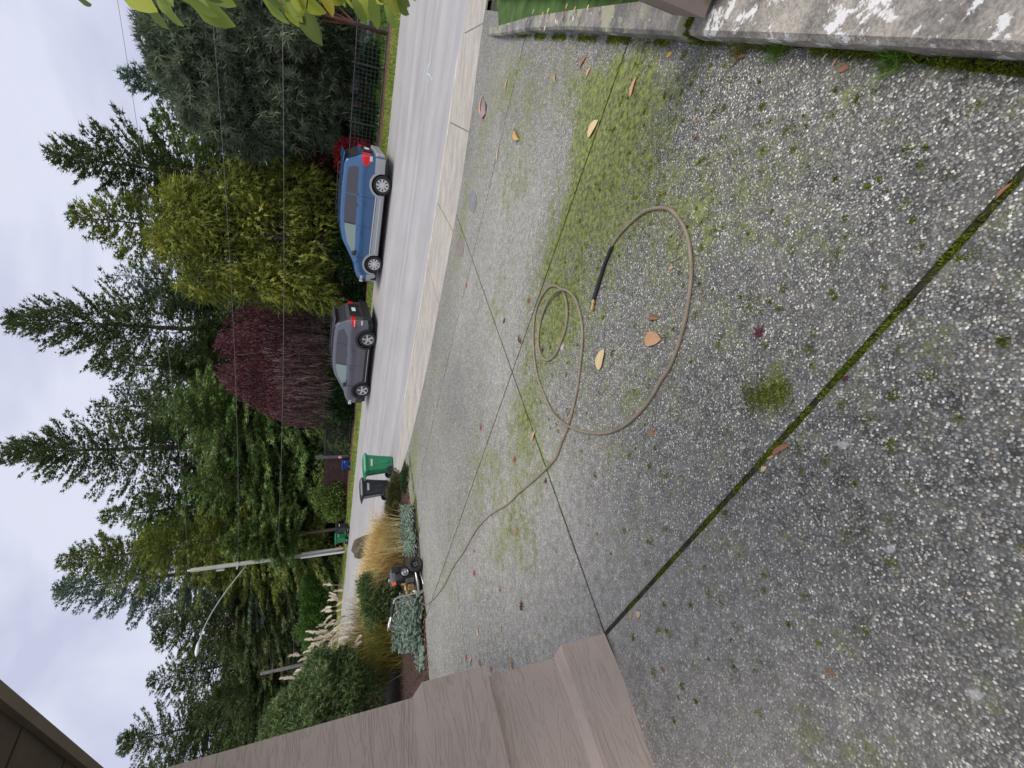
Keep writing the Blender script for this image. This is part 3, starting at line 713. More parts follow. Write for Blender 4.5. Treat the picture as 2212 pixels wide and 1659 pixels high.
jd = [(-.27, -2.5), (2.82, -2.5), (2.82, .82), (8.9, .83)] + LE + [(10.0, 9.5), (-.2, 10.2)]
jd = clip(jd, gA[0], gA[1], gn[0], gn[1])
thick_sheet('joint_bed', [AB(a, b, -.011) for a, b in jd], MT['joint'], kind=None, parent=drive, depth=.05)
# flat patches let into the drive
cov = [hit(x, y, .003) for x, y in [(1021, 410), (1028, 418), (1030, 432), (1028, 448), (1022, 462), (1015, 452), (1012, 436), (1014, 420)]]
b = MB(); b.add(cov, [tuple(range(8))]); b.add([(p[0], p[1], p[2] + .004) for p in cov], [tuple(range(8))]); b.grid([cov + cov[:1], [(p[0], p[1], p[2] + .004) for p in cov] + [(cov[0][0], cov[0][1], cov[0][2] + .004)]])
tag(b.build('valve_cover', mat('cover_plate', (.21, .205, .215), .6, var=.2, scale=6)), 'flat grey oval cover plate set in the mossy drive near the road', 'cover plate')
cv = [hit(x, y, .003) for x, y in [(985, 513), (1003, 523), (1000, 556), (984, 548)]]
b = MB(); b.add(cv, [(0, 1, 2, 3)]); b.add([(p[0], p[1], p[2] + .004) for p in cv], [(0, 1, 2, 3)]); b.grid([cv + cv[:1], [(p[0], p[1], p[2] + .004) for p in cv] + [(cv[0][0], cv[0][1], cv[0][2] + .004)]])
tag(b.build('valve_cover', mat('cover_frame', (.22, .19, .165), .7, var=.2, scale=6)), 'small square brownish cover plate flush in the drive where the middle joint starts', 'cover plate')

# planting bed to the left of the drive
bed_in = [(8.93, .84), (8.92, 2.4)] + LE[1:5]
bed_out = [ST(11.3, -2.25), ST(12.6, -1.5), ST(14.5, -.95), ST(24, -.8), ST(36, -.8)]
bp = [AB(a, b, .018) for a, b in bed_in] + [Vector((p.x, p.y, p.z + .02)) for p in bed_out] + [AB(24, 8, .05), AB(24, -1, .05), AB(9, -1, .03)]
tag(thick_sheet('planting_bed', bp, MT['soil']), 'brown bark mulch bed beside the drive')
# verge beyond the road
strip('verge', -22, 90, 7.72, 9.1, MT['verge'], h=-.01, ds=1.2, nt=3)['label'] = 'mown grass verge on the far side of the road'
strip('needle_bed', -22, 90, 9.06, 10.45, MT['needles'], h=.03, ds=1.2, nt=2)['label'] = 'band of fallen reddish needles behind the verge'
strip('yard_lawn', -22, 18, 10.3, 16.5, MT['lawn'], h=.0, ds=1.5, nt=3)['label'] = 'lawn of the house behind the wire fence'
# raised lawn on the right of the drive
LW = .12
lw_pts = [AB(-.39, 3.0, LW - .012), AB(-.31, 4.8, LW - .015), AB(-.22, 6.4, LW - .02), AB(-.1, 7.8, LW - .04)]
q1 = ST(-.25, -2.62); q2 = ST(-9.5, -1.8)
lawn = thick_sheet('lawn', lw_pts + [Vector((q1.x, q1.y, q1.z + .02)), Vector((q2.x, q2.y, q2.z + .05)), AB(-7, 3.5, LW + .05), AB(-4, 2.2, LW)], MT['lawn'], depth=.3)
lawn['label'] = 'green lawn behind the low wall on the right of the drive'

# ------------------------------------------------------------------ garage on the left
garage = empty('garage_wall', AB(2.81, .82), label='taupe garage side wall clad in thick embossed lap boards, close on the left', cat='wall')
garage.rotation_euler = (0, 0, 0)
def gw(name, prof, m, b0=-2.6, b1=.775, a_base=2.865):
    """prism: profile (out from wall, height) extruded along the wall; the corner end wraps round by the same step"""
    o = AB(2.81, .82)
    rows = []
    for endb, k in ((b0, 0), (b1, 1)):
        rows.append([])
        for (d_, z_) in prof:
            p = e1 * (a_base - d_) + e2 * (endb + (d_ if k else 0))
            rows[-1].append((p[0] - o.x, p[1] - o.y, z_))
        for (d_, z_) in prof[::-1]:
            p = e1 * (a_base + .22) + e2 * (endb + (d_ if k else 0))
            rows[-1].append((p[0] - o.x, p[1] - o.y, z_))
    n = len(rows[0])
    b = MB().grid(rows, close=True); b.add(rows[1], [tuple(range(n))]); b.add(rows[0], [tuple(range(n))[::-1]])
    return b.build(name, m, garage)
gw('lap_board', [(.052, .018), (.052, .335), (.008, .385), (.008, .39)], MT['siding'])
gw('lap_board', [(.006, .386), (.006, .83)], MT['siding'])
gw('lap_board', [(.054, .826), (.056, 1.2), (.010, 1.255), (.010, 1.26)], MT['siding'])
gw('lap_board', [(.007, 1.256), (.007, 2.72)], MT['siding'])
gw('gap_shade', [(-.01, -.06), (-.01, .022)], MT['black'])  # black strip stands in for the shade in the gap under the boards
garage.rotation_euler = Matrix.Rotation(R(-2.6), 3, Vector(tuple(e2))).to_euler()
eave = empty('eaves', AB(2.8, .9, 3.0), label='dark boarded roof eaves with a taupe fascia above the garage, top left corner', cat='eaves')
o_ = AB(2.8, .9, 3.0)
EZ = 1.706 + 1.36
def loc(a, b, z): p = e1 * a + e2 * b; return (p[0] - o_.x, p[1] - o_.y, z - o_.z)
def box_ab(name, a0, a1, b0, b1, z0, z1, m, parent, org):
    b = MB(); vs = []
    for a in (a0, a1):
        for bb in (b0, b1):
            for z in (z0, z1):
                p = e1 * a + e2 * bb; vs.append((p[0] - org[0], p[1] - org[1], z - org[2]))
    b.add(vs, [(0, 1, 3, 2), (4, 6, 7, 5), (0, 4, 5, 1), (2, 3, 7, 6), (0, 2, 6, 4), (1, 5, 7, 3)])
    return b.build(name, m, parent)
box_ab('fascia', -1.6, 9, 1.19, 1.245, EZ, EZ + .22, MT['fascia'], eave, o_)
box_ab('drip_edge', -1.6, 9, 1.247, 1.27, EZ + .17, EZ + .235, MT['gdark'], eave, o_)
a = -1.6
while a < 5.4:
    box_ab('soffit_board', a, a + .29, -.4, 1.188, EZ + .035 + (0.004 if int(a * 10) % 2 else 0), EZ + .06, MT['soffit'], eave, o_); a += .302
box_ab('roof_deck', -1.6, 9, -.6, 1.24, EZ + .236, EZ + .30, MT['roof'], eave, o_)

# ------------------------------------------------------------------ low concrete wall on the right, in two lengths
def low_wall(name, prof, label, m):
    """prof: list of (b, face a, height, thickness)"""
    o = AB(prof[0][1], prof[0][0])
    rows = []
    for (b, a, h, th) in prof:
        r = []
        for (da, z) in ((0, -.1), (0, max(h - .02, .0)), (-.02, h), (-th, h + .005), (-th, -.1)):
            p = AB(a + da, b, z); r.append((p.x - o.x, p.y - o.y, p.z - o.z))
        rows.append(r)
    n = 5
    bb = MB().grid(rows, close=True); bb.add(rows[0], [tuple(range(n))]); bb.add(rows[-1], [tuple(range(n))[::-1]])
    ob = bb.build(name, m); ob.location = o
    return tag(ob, label, 'wall')
low_wall('low_wall', [(2.66, -.25, .135, .2), (3.4, -.23, .13, .16), (4.6, -.2, .125, .13), (6.0, -.13, .12, .12), (7.3, -.03, .10, .11), (8.2, .02, .06, .10), (8.9, .04, .01, .09)],
         'low weathered concrete wall tapering away beside the right edge of the drive', MT['wallc'])
low_wall('low_wall', [(-.6, -.355, .10, 1.6), (.4, -.335, .10, 1.6), (1.2, -.305, .105, 1.6), (2.0, -.28, .12, 1.2), (2.64, -.258, .13, .7)],
         'concrete slab edge blotched with white lichen, nearest on the right', MT['lichenc'])
# taupe post standing on the wall
pz = AB(-.325, 2.49, .145)
post = empty('porch_post', pz, rot=R(140), label='smooth taupe boxed post standing on the low concrete wall at the right edge', cat='post')
post.rotation_euler = (0, 0, R(50))
MB().box((.125, -.125, 1.3), (.25, .25, 2.58)).build('post_box', MT['stucco'], post)
MB().box((.125, -.125, 2.65), (.32, .32, .1)).build('post_cap', MT['stucco'], post, bevel=.01)
MB().box((.262, -.014, 1.3), (.024, .03, 2.58)).build('corner_trim', MT['fascia'], post)
dk = empty('downspout', AB(-.5, 3.15, .12), label='dark metal downspout foot behind the low wall beside the taupe post', cat='downspout')
MB().tube([(0, 0, .9), (0, 0, .12), (.05, .06, .03), (.14, .16, .01)], .035, n=8).build('pipe', MT['gdark'], dk)
MB().box((.05, .05, -.005), (.2, .3, .02), rz=R(50)).build('splash_plate', MT['black'], dk)

# ================================================================== FAR SIDE: houses, fences
def frame_st(s, t, h=0.0):
    """matrix-free local frame: x along road (away left), y away across the road"""
    o = ST(s, t, h); return o, R(147)
def col_s(y, t, x=800):
    d, q = at_t(y, t, x); return st(d[0], d[1])[0]
# house on the right behind the wire fence
s0, s1 = col_s(330, 17), -20
ho, _ = frame_st((s0 + s1) / 2, 17)
house = empty('house', ho, rot=R(327), label='beige single storey house with white framed windows behind the wire fence and pine', cat='house')
hl = abs(s0 - s1) + 3
MB().box((0, 2.6, 1.35), (hl, 5, 3.3)).build('wall', MT['house'], house)
rf = MB(); e = hl / 2 + .5
rf.add([(-e, -.55, 2.95), (e, -.55, 2.95), (e, 2.6, 4.3), (-e, 2.6, 4.3), (e, 5.7, 2.95), (-e, 5.7, 2.95), (-e, -.55, 2.83), (e, -.55, 2.83), (e, 5.7, 2.83), (-e, 5.7, 2.83)],
       [(0, 1, 2, 3), (3, 2, 4, 5), (6, 7, 1, 0), (8, 9, 5, 4), (6, 9, 8, 7), (0, 3, 5, 9, 6), (1, 7, 8, 4, 2)])
rf.build('roof', MT['roof'], house)
for k in range(9):
    MB().box((0, .085, -.1 + k * .34), (hl + .01, .012, .012)).build('siding_line', MT['stucco'], house)
def window(parent, x, z, w_, h_, y=.08, mull=1):
    f = MB()
    for sx in (-1, 1): f.box((x + sx * w_ / 2, y, z), (.09, .09, h_ + .09))
    for sz in (-1, 1): f.box((x, y, z + sz * h_ / 2), (w_ - .09, .09, .09))
    for i in range(mull): f.box((x - w_ / 2 + w_ * (i + 1) / (mull + 1), y, z), (.05, .08, h_ - .09))
    wf = f.build('window', MT['white'], parent)
    MB().box((x, y + .02, z), (w_ - .08, .02, h_ - .08)).build('pane', MT['glass'], wf)
so_ = lambda y: -(col_s(y, 17) - (s0 + s1) / 2)
for ya, w_ in ((196, 1.9), (262, 1.7), (330, 1.0), (95, 1.5), (20, 1.4)):
    window(house, so_(ya), 1.15, w_, 1.3)
MB().box((so_(140), .06, 1.0), (.95, .06, 2.05)).build('door', MT['gdark'], house)
# wire fence
s_hi, s_lo = col_s(345, 10.3), -15.5
fo = ST(s_lo, 10.3)
fence = empty('wire_fence', fo, rot=None, label='low welded wire fence with dark posts in front of the beige house', cat='fence')
fl = s_hi - s_lo
posts = [col_s(y, 10.3) for y in (271, 143, 60, 345)] + [-10.5, -13.2, -15.4]
posts = sorted(posts)
for sp in posts:
    p = ST(sp, 10.3) - fo
    MB().box((p.x, p.y, p.z + .62), (.07, .07, 1.3), rz=R(147)).build('fence_post', MT['fence'], fence)
for i in range(len(posts) - 1):
    b = MB(); a0, a1 = posts[i], posts[i + 1]; n = max(2, int((a1 - a0) / .14))
    for k in range(n + 1):
        p = ST(a0 + (a1 - a0) * k / n, 10.3) - fo; b.box((p.x, p.y, p.z + .62), (.008, .008, 1.1), rz=R(147))
    for k in range(8):
        p0, p1 = ST(a0, 10.3) - fo, ST(a1, 10.3) - fo; z = .08 + k * .155
        b.tube([(p0.x, p0.y, p0.z + z), (p1.x, p1.y, p1.z + z)], .0045 if k not in (0, 7) else .018, n=4)
    b.build('wire_panel', MT['meshw'], fence)
# grey roofed house in the gap behind the SUV
d, q = at_t(700, 21, 700); hs = st(d[0], d[1])[0]
h2 = empty('house', ST(hs - 1.5, 21), rot=R(327), label='house with a pale grey shingle roof and white gutter glimpsed behind the dark grey car', cat='house')
MB().box((0, 2.5, .9), (11, 4.4, 2.4)).build('wall', MT['house'], h2)
MB().add([(-6, -.3, 2.0), (6, -.3, 2.0), (6, 2.5, 4.3), (-6, 2.5, 4.3), (6, 5.3, 2.0), (-6, 5.3, 2.0)], [(0, 1, 2, 3), (3, 2, 4, 5), (0, 3, 5), (1, 4, 2), (0, 5, 4, 1)]).build('roof', MT['roof'], h2)
MB().box((0, -.36, 1.98), (12, .12, .13)).build('gutter', MT['white'], h2)
window(h2, -2.5, 1.2, 1.6, 1.0, y=.27)
# dark fence, gate and post with a small round sign
g0, g1 = col_s(915, 10.4), col_s(978, 10.4)
go = ST(g0, 10.4)
gate = empty('gate', go, label='dark metal picket gate in shade to the left of the purple tree', cat='gate')
n = 22
for k in range(n + 1):
    p = ST(g0 + (g1 - g0) * k / n, 10.4) - go
    MB().box((p.x, p.y, p.z + .8), (.025, .025, 1.55), rz=R(147)).build('picket', MT['fence'], gate) if k % 1 == 0 else None
for z in (.15, .85, 1.5):
    p1 = ST(g1, 10.4) - go; MB().tube([(0, 0, z), (p1.x, p1.y, p1.z + z)], .03, n=4).build('rail', MT['fence'], gate)
gp = empty('gate_post', ST(g1 + .12, 10.38), rot=R(327), label='grey square gate post with a small round pinkish white sign', cat='post')
MB().box((0, 0, .95), (.16, .16, 2.1)).build('post', MT['galv'] if False else mat('post_grey', (.10, .105, .10), .8, var=.2), gp)
MB().lathe([(0, -.012), (.105, -.012), (.105, .012), (0, .012)], n=12, c=(0, -.1, .62), axis='Y').build('round_sign', mat('sign_face', (.75, .5, .48), .6), gp)
MB().box((0, -.115, .62), (.11, .006, .022)).build('sign_mark', mat('sign_red', (.45, .05, .06), .6), gp)
f0, f1 = g1 + .25, col_s(1120, 10.4)
fo2 = ST(f0, 10.5)
bf = empty('board_fence', fo2, label='dark brown board fence running behind the blue bin and the rounded shrub', cat='fence')
k = 0; s_ = f0
while s_ < f1:
    p = ST(s_ + .09, 10.5) - fo2
    MB().box((p.x, p.y, p.z + .75 + .02 * ((k * 7) % 3)), (.172, .03, 1.5), rz=R(147)).build('fence_board', MT['clay'], bf); s_ += .18; k += 1
p1 = ST(f1, 10.47) - fo2
for z in (.3, 1.25): MB().tube([(0, -.0, z), (p1.x, p1.y, p1.z + z)], .025, n=4).build('rail', MT['clay'], bf)
# ================================================================== STREET FURNITURE
def pole_at(s, t, h, label, m=None):
    o = empty('utility_pole', ST(s, t), label=label, cat='utility pole')
    MB().tube([(0, 0, -.4), (0, 0, h * .4), (0, 0, h)], [.17, .145, .11], n=12).build('pole_shaft', m or MT['pole'], o, smooth=True)
    return o
pd, q = at_t(1232, 8.45, 412); ps = st(pd[0], pd[1])[0]
PH = z_at(412, 1232, q) - ST(ps, 8.45).z
POLE = ST(ps, 8.45)
up = pole_at(ps, 8.45, PH, 'weathered utility pole with a white cable guard and a curved street lamp arm')
nr = -RP; tw = Vector((nr[0], nr[1], 0))      # towards the road
rdv = Vector((RD[0], RD[1], 0))
MB().box(tuple(tw * .13 + rdv * .0 + Vector((0, 0, 1.35))), (.1, .16, 2.7), rz=R(147)).build('cable_guard', MT['white'], up)
MB().box(tuple(rdv * -.17 + Vector((0, 0, 1.4))), (.07, .12, 2.5), rz=R(147)).build('conduit', MT['galv'], up)
def hh(x, y): return z_at(x, y, q) - POLE.z
H1, H2, H3 = PH - .05, hh(507, 1215), hh(592, 1203)
for z in (H2, H3):
    bk = MB(); bk.box((0, 0, z), (.32, .12, .1), rz=R(147)); bk.box(tuple(tw * .2 + Vector((0, 0, z))), (.08, .3, .08), rz=R(147)); bk.build('bracket', MT['galv'], up)
MB().lathe([(0, 0), (.04, 0), (.055, .05), (.03, .08), (.055, .11), (.03, .16), (0, .17)], n=10, c=(0, 0, PH), axis='Z').build('insulator', MT['white'], up)
MB().box(tuple(rdv * .3 + Vector((0, 0, hh(470, 1235)))), (.12, .12, .4), rz=R(147)).build('arrester', MT['galv'], up)
arm = MB(); za = hh(528, 1226)
ap = []
for k in range(9):
    u = k / 8; ap.append(tuple(tw * (.1 + 4.3 * u) + rdv * .25 * u + Vector((0, 0, za + 1.75 * math.sin(u * 1.45)))))
arm.tube(ap, [.034 - .012 * k / 8 for k in range(9)], n=8).build('lamp_arm', MT['galv'], up, smooth=True)
hp = Vector(ap[-1])
lh = MB(); lh.tube([tuple(hp - tw * .05), tuple(hp + tw * .15 + Vector((0, 0, .02))), tuple(hp + tw * .5 - Vector((0, 0, .0))), tuple(hp + tw * .72 - Vector((0, 0, .02)))], [.04, .07, .09, .04], n=10)
lh.build('lamp_head', MT['white'], up, smooth=True)
# second pole further left, half hidden by firs
d2, q2 = at_t(1466, 8.45, 515); s2 = st(d2[0], d2[1])[0]; P2 = ST(s2, 8.45); PH2 = z_at(560, 1466, q2) - P2.z
up2 = pole_at(s2, 8.45, PH2, 'plain grey utility pole half hidden among the firs at the left', mat('old_pole', (.12, .11, .10), .9, var=.3))
MB().box((0, 0, PH2 - .8), (1.2, .1, .1), rz=R(57)).build('crossarm', MT['bark'], up2)
# cables: right hand span to a pole outside the frame, left hand span to the second pole
S_R = ps - 47
def cable(p, q_, sag, r, label):
    p, q_ = Vector(p), Vector(q_); n = 28; o = p.lerp(q_, .5)
    pts = []
    for k in range(n + 1):
        u = k / n; v = p.lerp(q_, u); v.z -= 4 * sag * u * (1 - u); pts.append(tuple(v - o))
    ob = MB().tube(pts, r, n=5).build('overhead_cable', MT['wire'])
    ob.location = o
    return tag(ob, label, 'cable', 'overhead cables along the road')
PR = ST(S_R, 8.45)
names = ['topmost overhead cable, reaching the top of the near utility pole from the right', 'middle overhead cable, meeting the near utility pole at the lamp arm bracket', 'lowest and thickest overhead cable, meeting the near utility pole below the lamp arm']
nl = ['upper overhead cable running left from the near utility pole to the pole among the firs', 'middle overhead cable running left from the near utility pole to the pole among the firs', 'lower overhead cable running left from the near utility pole to the pole among the firs']
for (z, zr, sg, r), lb, ll, z2 in zip([(H1 + .15, H1 + .3, .75, .0065), (H2, H2 + .25, .75, .0065), (H3, H3 + .1, .5, .0085)], names, nl, (PH2 - .1, PH2 - .75, PH2 - 2.2)):
    cable(POLE + Vector((0, 0, z)), PR + Vector((0, 0, zr)), sg, r, lb)
    cable(POLE + Vector((0, 0, z)), P2 + Vector((0, 0, z2)), .4, r * .8, ll)
# small marker clips on the cables
# hydrant
hd = hit(748, 1207)
hy = empty('hydrant', ST(*[st(hd.x, hd.y)[0], 8.7]), label='small orange red hydrant with yellow cap at the foot of the utility pole', cat='hydrant')
MB().lathe([(0, -.05), (.15, -.05), (.15, .02), (.105, .04), (.105, .42), (.13, .44), (.13, .48), (0, .48)], n=14, axis='Z').build('body', mat('hydrant_red', (.55, .04, .01), .4), hy, smooth=True)
MB().lathe([(0, .481), (.115, .481), (.10, .58), (.05, .64), (.03, .68), (0, .68)], n=14, axis='Z').build('cap', mat('hydrant_yellow', (.85, .42, .02), .35), hy, smooth=True)
for sx in (-1, 1): MB().tube([(sx * .09, 0, .33), (sx * .17, 0, .33)], .05, n=8).build('nozzle', mat('hydrant_yellow2', (.8, .4, .02), .35), hy)
# boulder behind the straw grass
rk = hit(826, 1180)
rm = bmesh.new(); bmesh.ops.create_icosphere(rm, subdivisions=3, radius=1)
for v in rm.verts:
    n_ = .12 * math.sin(v.co.x * 5 + 1) * math.cos(v.co.y * 4) + .1 * math.sin(v.co.z * 6 + v.co.x * 3)
    v.co = v.co * (1 + n_); v.co.x = max(-.82, min(.82, v.co.x)); v.co.y = max(-.75, min(.8, v.co.y)); v.co.z = min(.86 - .2 * v.co.x, v.co.z)
    v.co.x *= .40; v.co.y *= .32; v.co.z *= .62
rme = bpy.data.meshes.new('boulder'); rm.to_mesh(rme); rm.free()
rock = link('boulder', rme, MT['rock']); rp_ = Vector(CAM) + Vector(ray(792, 1180)) * 13.6
rock.location = (rp_.x, rp_.y, rp_.z - .1); rock.rotation_euler = (0, 0, .4)
tag(rock, 'brown flat topped boulder poking up behind the straw coloured grass', 'boulder')

# ================================================================== WHEELIE BINS
def bin_(p, yaw, H, mb, ml, label, sc=1.0, tiltx=0.0, cat='bin', group=None):
    t = empty('wheelie_bin', p, rot=yaw, label=label, cat=cat, group=group)
    t.scale = (sc, sc, sc)
    h = H
    def ring(w_, d_, z, y0=0):
        c = .05; return [(-w_ / 2 + c, -d_ / 2 + y0, z), (w_ / 2 - c, -d_ / 2 + y0, z), (w_ / 2, -d_ / 2 + c + y0, z), (w_ / 2, d_ / 2 - c + y0, z), (w_ / 2 - c, d_ / 2 + y0, z), (-w_ / 2 + c, d_ / 2 + y0, z), (-w_ / 2, d_ / 2 - c + y0, z), (-w_ / 2, -d_ / 2 + c + y0, z)]
    rows = [ring(.44, .46, .04, .0), ring(.46, .48, .08), ring(.50, .55, h * .5, -.01), ring(.55, .63, h * .86, -.02), ring(.60, .70, h * .865, -.02), ring(.60, .70, h * .90, -.02)]
    b = MB().grid(rows, close=True); b.add(rows[0], [tuple(range(8))[::-1]]); b.add(rows[-1], [tuple(range(8))])
    b.build('body', mb, t, bevel=.004)
    lid = MB(); lr = [ring(.63, .74, h * .905, -.03), ring(.63, .74, h * .93, -.03), ring(.54, .62, h * .985, -.03), ring(.3, .34, h * 1.0, -.03)]
    lid.grid(lr, close=True); lid.add(lr[0], [tuple(range(8))[::-1]]); lid.add(lr[-1], [tuple(range(8))])
    lo = lid.build('lid', ml, t, bevel=.004)
    # handle bar at the back (+y), wheels at the back foot
    hb = MB(); hb.tube([(-.22, .34, h * .9), (-.22, .45, h * .93), (.22, .45, h * .93), (.22, .34, h * .9)], .018, n=6); hb.build('handle', mb, t)
    hi = MB(); hi.box((0, .39, h * .945), (.52, .16, .02), tilt=Matrix.Rotation(-.25, 3, 'X')); hi.build('lid_lip', ml, t)
    MB().tube([(-.3, .27, .13), (.3, .27, .13)], .012, n=6).build('axle', MT['galv'], t)
    for sx in (-1, 1):
        whl = MB().lathe([(.0, -.03), (.06, -.03), (.07, -.015), (.105, -.028), (.13, -.022), (.135, 0), (.13, .022), (.105, .028), (.07, .015), (.06, .03), (0, .03)], n=18, c=(sx * .28, .27, .135), axis='X').build('wheel', MT['black'], t, smooth=False)
    # moulded recess and raised rib on each side, small printed mark
    for sx in (-1, 1):
        MB().box((sx * .245, -.04, h * .38), (.02, .10, h * .42), tilt=Matrix.Rotation(sx * -.05, 3, 'Y')).build('moulded_panel', mb, t, bevel=.008)
        mk = MB()
        for k in range(9):
            hgt = (.05, .032, .032, .05, .032, .044, .032, .05, .032)[k]
            mk.box((sx * .2755, -.14 + k * .028 * 1, h * .74 - (.05 - hgt) / 2), (.004, .018, hgt), tilt=Matrix.Rotation(sx * -.055, 3, 'Y'))
        mk.box((sx * .273, -.03, h * .70), (.004, .24, .008), tilt=Matrix.Rotation(sx * -.055, 3, 'Y'))
        mk.build('printed_mark', MT['white'], t)
    return t
BY = R(-42)
p = hit(849, 1003); b1 = bin_(p, R(118), 1.03, MT['green_bin'], MT['green_lid'], 'green wheelie bin at the near kerb, right of the dark one', sc=1.0)
p = hit(840, 1053); b2 = bin_(p, R(116), 1.03, MT['dark_bin'], mat('dark_lid', (.03, .033, .045), .25), 'dark navy wheelie bin at the near kerb, left of the green one', sc=1.0)
d, q = at_t(1137, 7.9, 765); b3 = bin_(ST(st(d[0], d[1])[0], 7.9), R(148), 1.0, MT['dark_bin'], MT['dark_bin'], 'small black wheelie bin across the road, right of its small green neighbour', sc=.80)
d, q = at_t(1159, 7.9, 765); b4 = bin_(ST(st(d[0], d[1])[0], 7.9), R(147), 1.0, MT['green_bin'], MT['green_lid'], 'small green wheelie bin across the road, beside the black one near the pole', sc=.80)
d, q = at_t(1003, 9.9, 755); b5 = bin_(ST(st(d[0], d[1])[0], 9.9), R(147), .72, MT['blue_bin'], MT['blue_bin'], 'blue recycling bin in front of the dark fence behind the rounded shrub', sc=.72)

# ================================================================== CARS
def car(name, sp, p, yaw, label, group):
    t = empty(name, p, label=label, cat='car', group=group)
    nrm = Vector((-(-.0), 0, 1))
    t.rotation_euler = (0, 0, yaw)
    T = sp['T']; Tx = np.array([a for a, _ in T]); Tz = np.array([b for _, b in T])
    Tf = lambda x: float(np.interp(x, Tx, Tz))
    Wx, Wv = zip(*sp['W']); Wf = lambda x: float(np.interp(x, Wx, Wv))
    Bx, Bv = zip(*sp['belt']); Bf = lambda x: min(float(np.interp(x, Bx, Bv)), Tf(x) - .10)
    r = sp['r']; Ra = sp['Ra']; ax = sp['axles']
    def sill(x):
        z = float(np.interp(x, *zip(*sp['sill'])))
        for a in ax:
            if abs(x - a) < Ra: z = max(z, r + math.sqrt(max(Ra * Ra - (x - a) ** 2, 0)) * .98)
        return z
    xs = set()
    # sample along the top profile by arc length
    for i in range(len(T) - 1):
        l = math.hypot(T[i + 1][0] - T[i][0], T[i + 1][1] - T[i][1]); n = max(1, int(l / .07))
        for k in range(n): xs.add(round(T[i][0] + (T[i + 1][0] - T[i][0]) * k / n, 4))
    xs.add(T[-1][0])
    for a in ax:
        for k in range(17): xs.add(round(a - Ra * math.cos(math.pi * k / 16) * .9999, 4))
    xs = sorted(xs)
    tum = sp.get('tum', .34)
    def HW(x, z):
        W = Wf(x); b = max(Bf(x), .35)
        lo = .05 * max(0, 1 - (z - .25) / .4) ** 2; up_ = .03 * max(0, min(1, (z - b + .35) / .35)) ** 2
        wl = W * (1 - lo - up_)
        if z > b: wl -= tum * (z - b) + .01
        return wl
    def section(x):
        B, T_, b = sill(x), Tf(x), Bf(x); B = min(B, b - .03)
        pts = []
        for k in range(7): z = B + (b - B) * k / 6; pts.append((HW(x, z), z))
        sh = max(T_ - .075, b + .01)
        for k in range(1, 5): z = b + (sh - b) * k / 4; pts.append((HW(x, z), z))
        y0 = HW(x, sh)
        pts += [(y0 - .015, T_ - .036), (y0 - .05, T_ - .012), (y0 - .13, T_), (y0 * .45, T_ + .014), (0, T_ + .018)]
        return pts
    rows = []
    for x in xs:
        s_ = section(x); rows.append([(x, y, z) for y, z in s_] + [(x, -y, z) for y, z in s_[-2::-1]])
    b = MB().grid(rows)
    n = len(rows[0])
    for row in (rows[0], rows[-1]):
        h_ = n // 2; L_ = row[:h_ + 1]; R_ = [row[n - 1 - i] for i in range(h_ + 1)]
        bulge = .05 * (-1 if row is rows[0] else 1)
        mid = [((a_[0] + bulge * (1 if 2 < i < h_ - 1 else .3)), 0, a_[2]) for i, a_ in enumerate(L_)]
        b.grid([L_, mid, R_])
    body = b.build('body', sp['paint'], t, smooth=True)
    try:
        body.data.set_sharp_from_angle(angle=R(38))
    except Exception: pass
    # underbody
    MB().box(((xs[0] + xs[-1]) / 2, 0, .30), (xs[-1] - xs[0] - .35, Wf(0) * 1.75, .22)).build('underbody', MT['black'], t)
    ib = MB(); ib.box(((ax[0] + ax[1]) / 2 - .2, 0, .62), (ax[1] - ax[0] + 1.1, Wf(0) * 1.5, .4)); ib.build('wheel_well', MT['black'], t)
    def patch(nm, x0, x1, zlo, zhi, m, off=.006, sides=(1, -1), parent=None, nx=10, nz=4):
        out = []
        for sd_ in sides:
            rws = []
            for i in range(nx + 1):
                x = x0 + (x1 - x0) * i / nx; lo_, hi_ = zlo(x), zhi(x)
                rws.append([(x, sd_ * (HW(x, lo_ + (hi_ - lo_) * k / nz) + off), lo_ + (hi_ - lo_) * k / nz) for k in range(nz + 1)])
            in_ = [[(x, y - sd_ * .03, z) for x, y, z in r_] for r_ in rws]
            bb = MB().grid(rws); bb.grid([rws[0], in_[0]]); bb.grid([rws[-1], in_[-1]]); bb.grid([[r_[0] for r_ in rws], [r_[0] for r_ in in_]]); bb.grid([[r_[-1] for r_ in rws], [r_[-1] for r_ in in_]])
            out.append(bb.build(nm, m, parent or t, smooth=False))
        return out
    def toppatch(nm, x0, x1, fy, m, off=.006, nx=6, inset_=.0):
        rws = []
        for i in range(nx + 1):
            x = x0 + (x1 - x0) * i / nx; y0 = HW(x, max(Tf(x) - .075, Bf(x) + .01)); T_ = Tf(x)
            sl = (Tf(x + .02) - Tf(x - .02)) / .04; nx_, nz_ = -sl / math.hypot(sl, 1), 1 / math.hypot(sl, 1)
            yy = [-1, -.8, -.4, 0, .4, .8, 1]
            rws.append([(x + nx_ * off, v * y0 * fy, T_ + (.016 * (1 - v * v)) + nz_ * off) for v in yy])
        return MB().grid(rws).build(nm, m, t)
    sp['detail'](t, patch, toppatch, HW, Tf, Bf, xs)
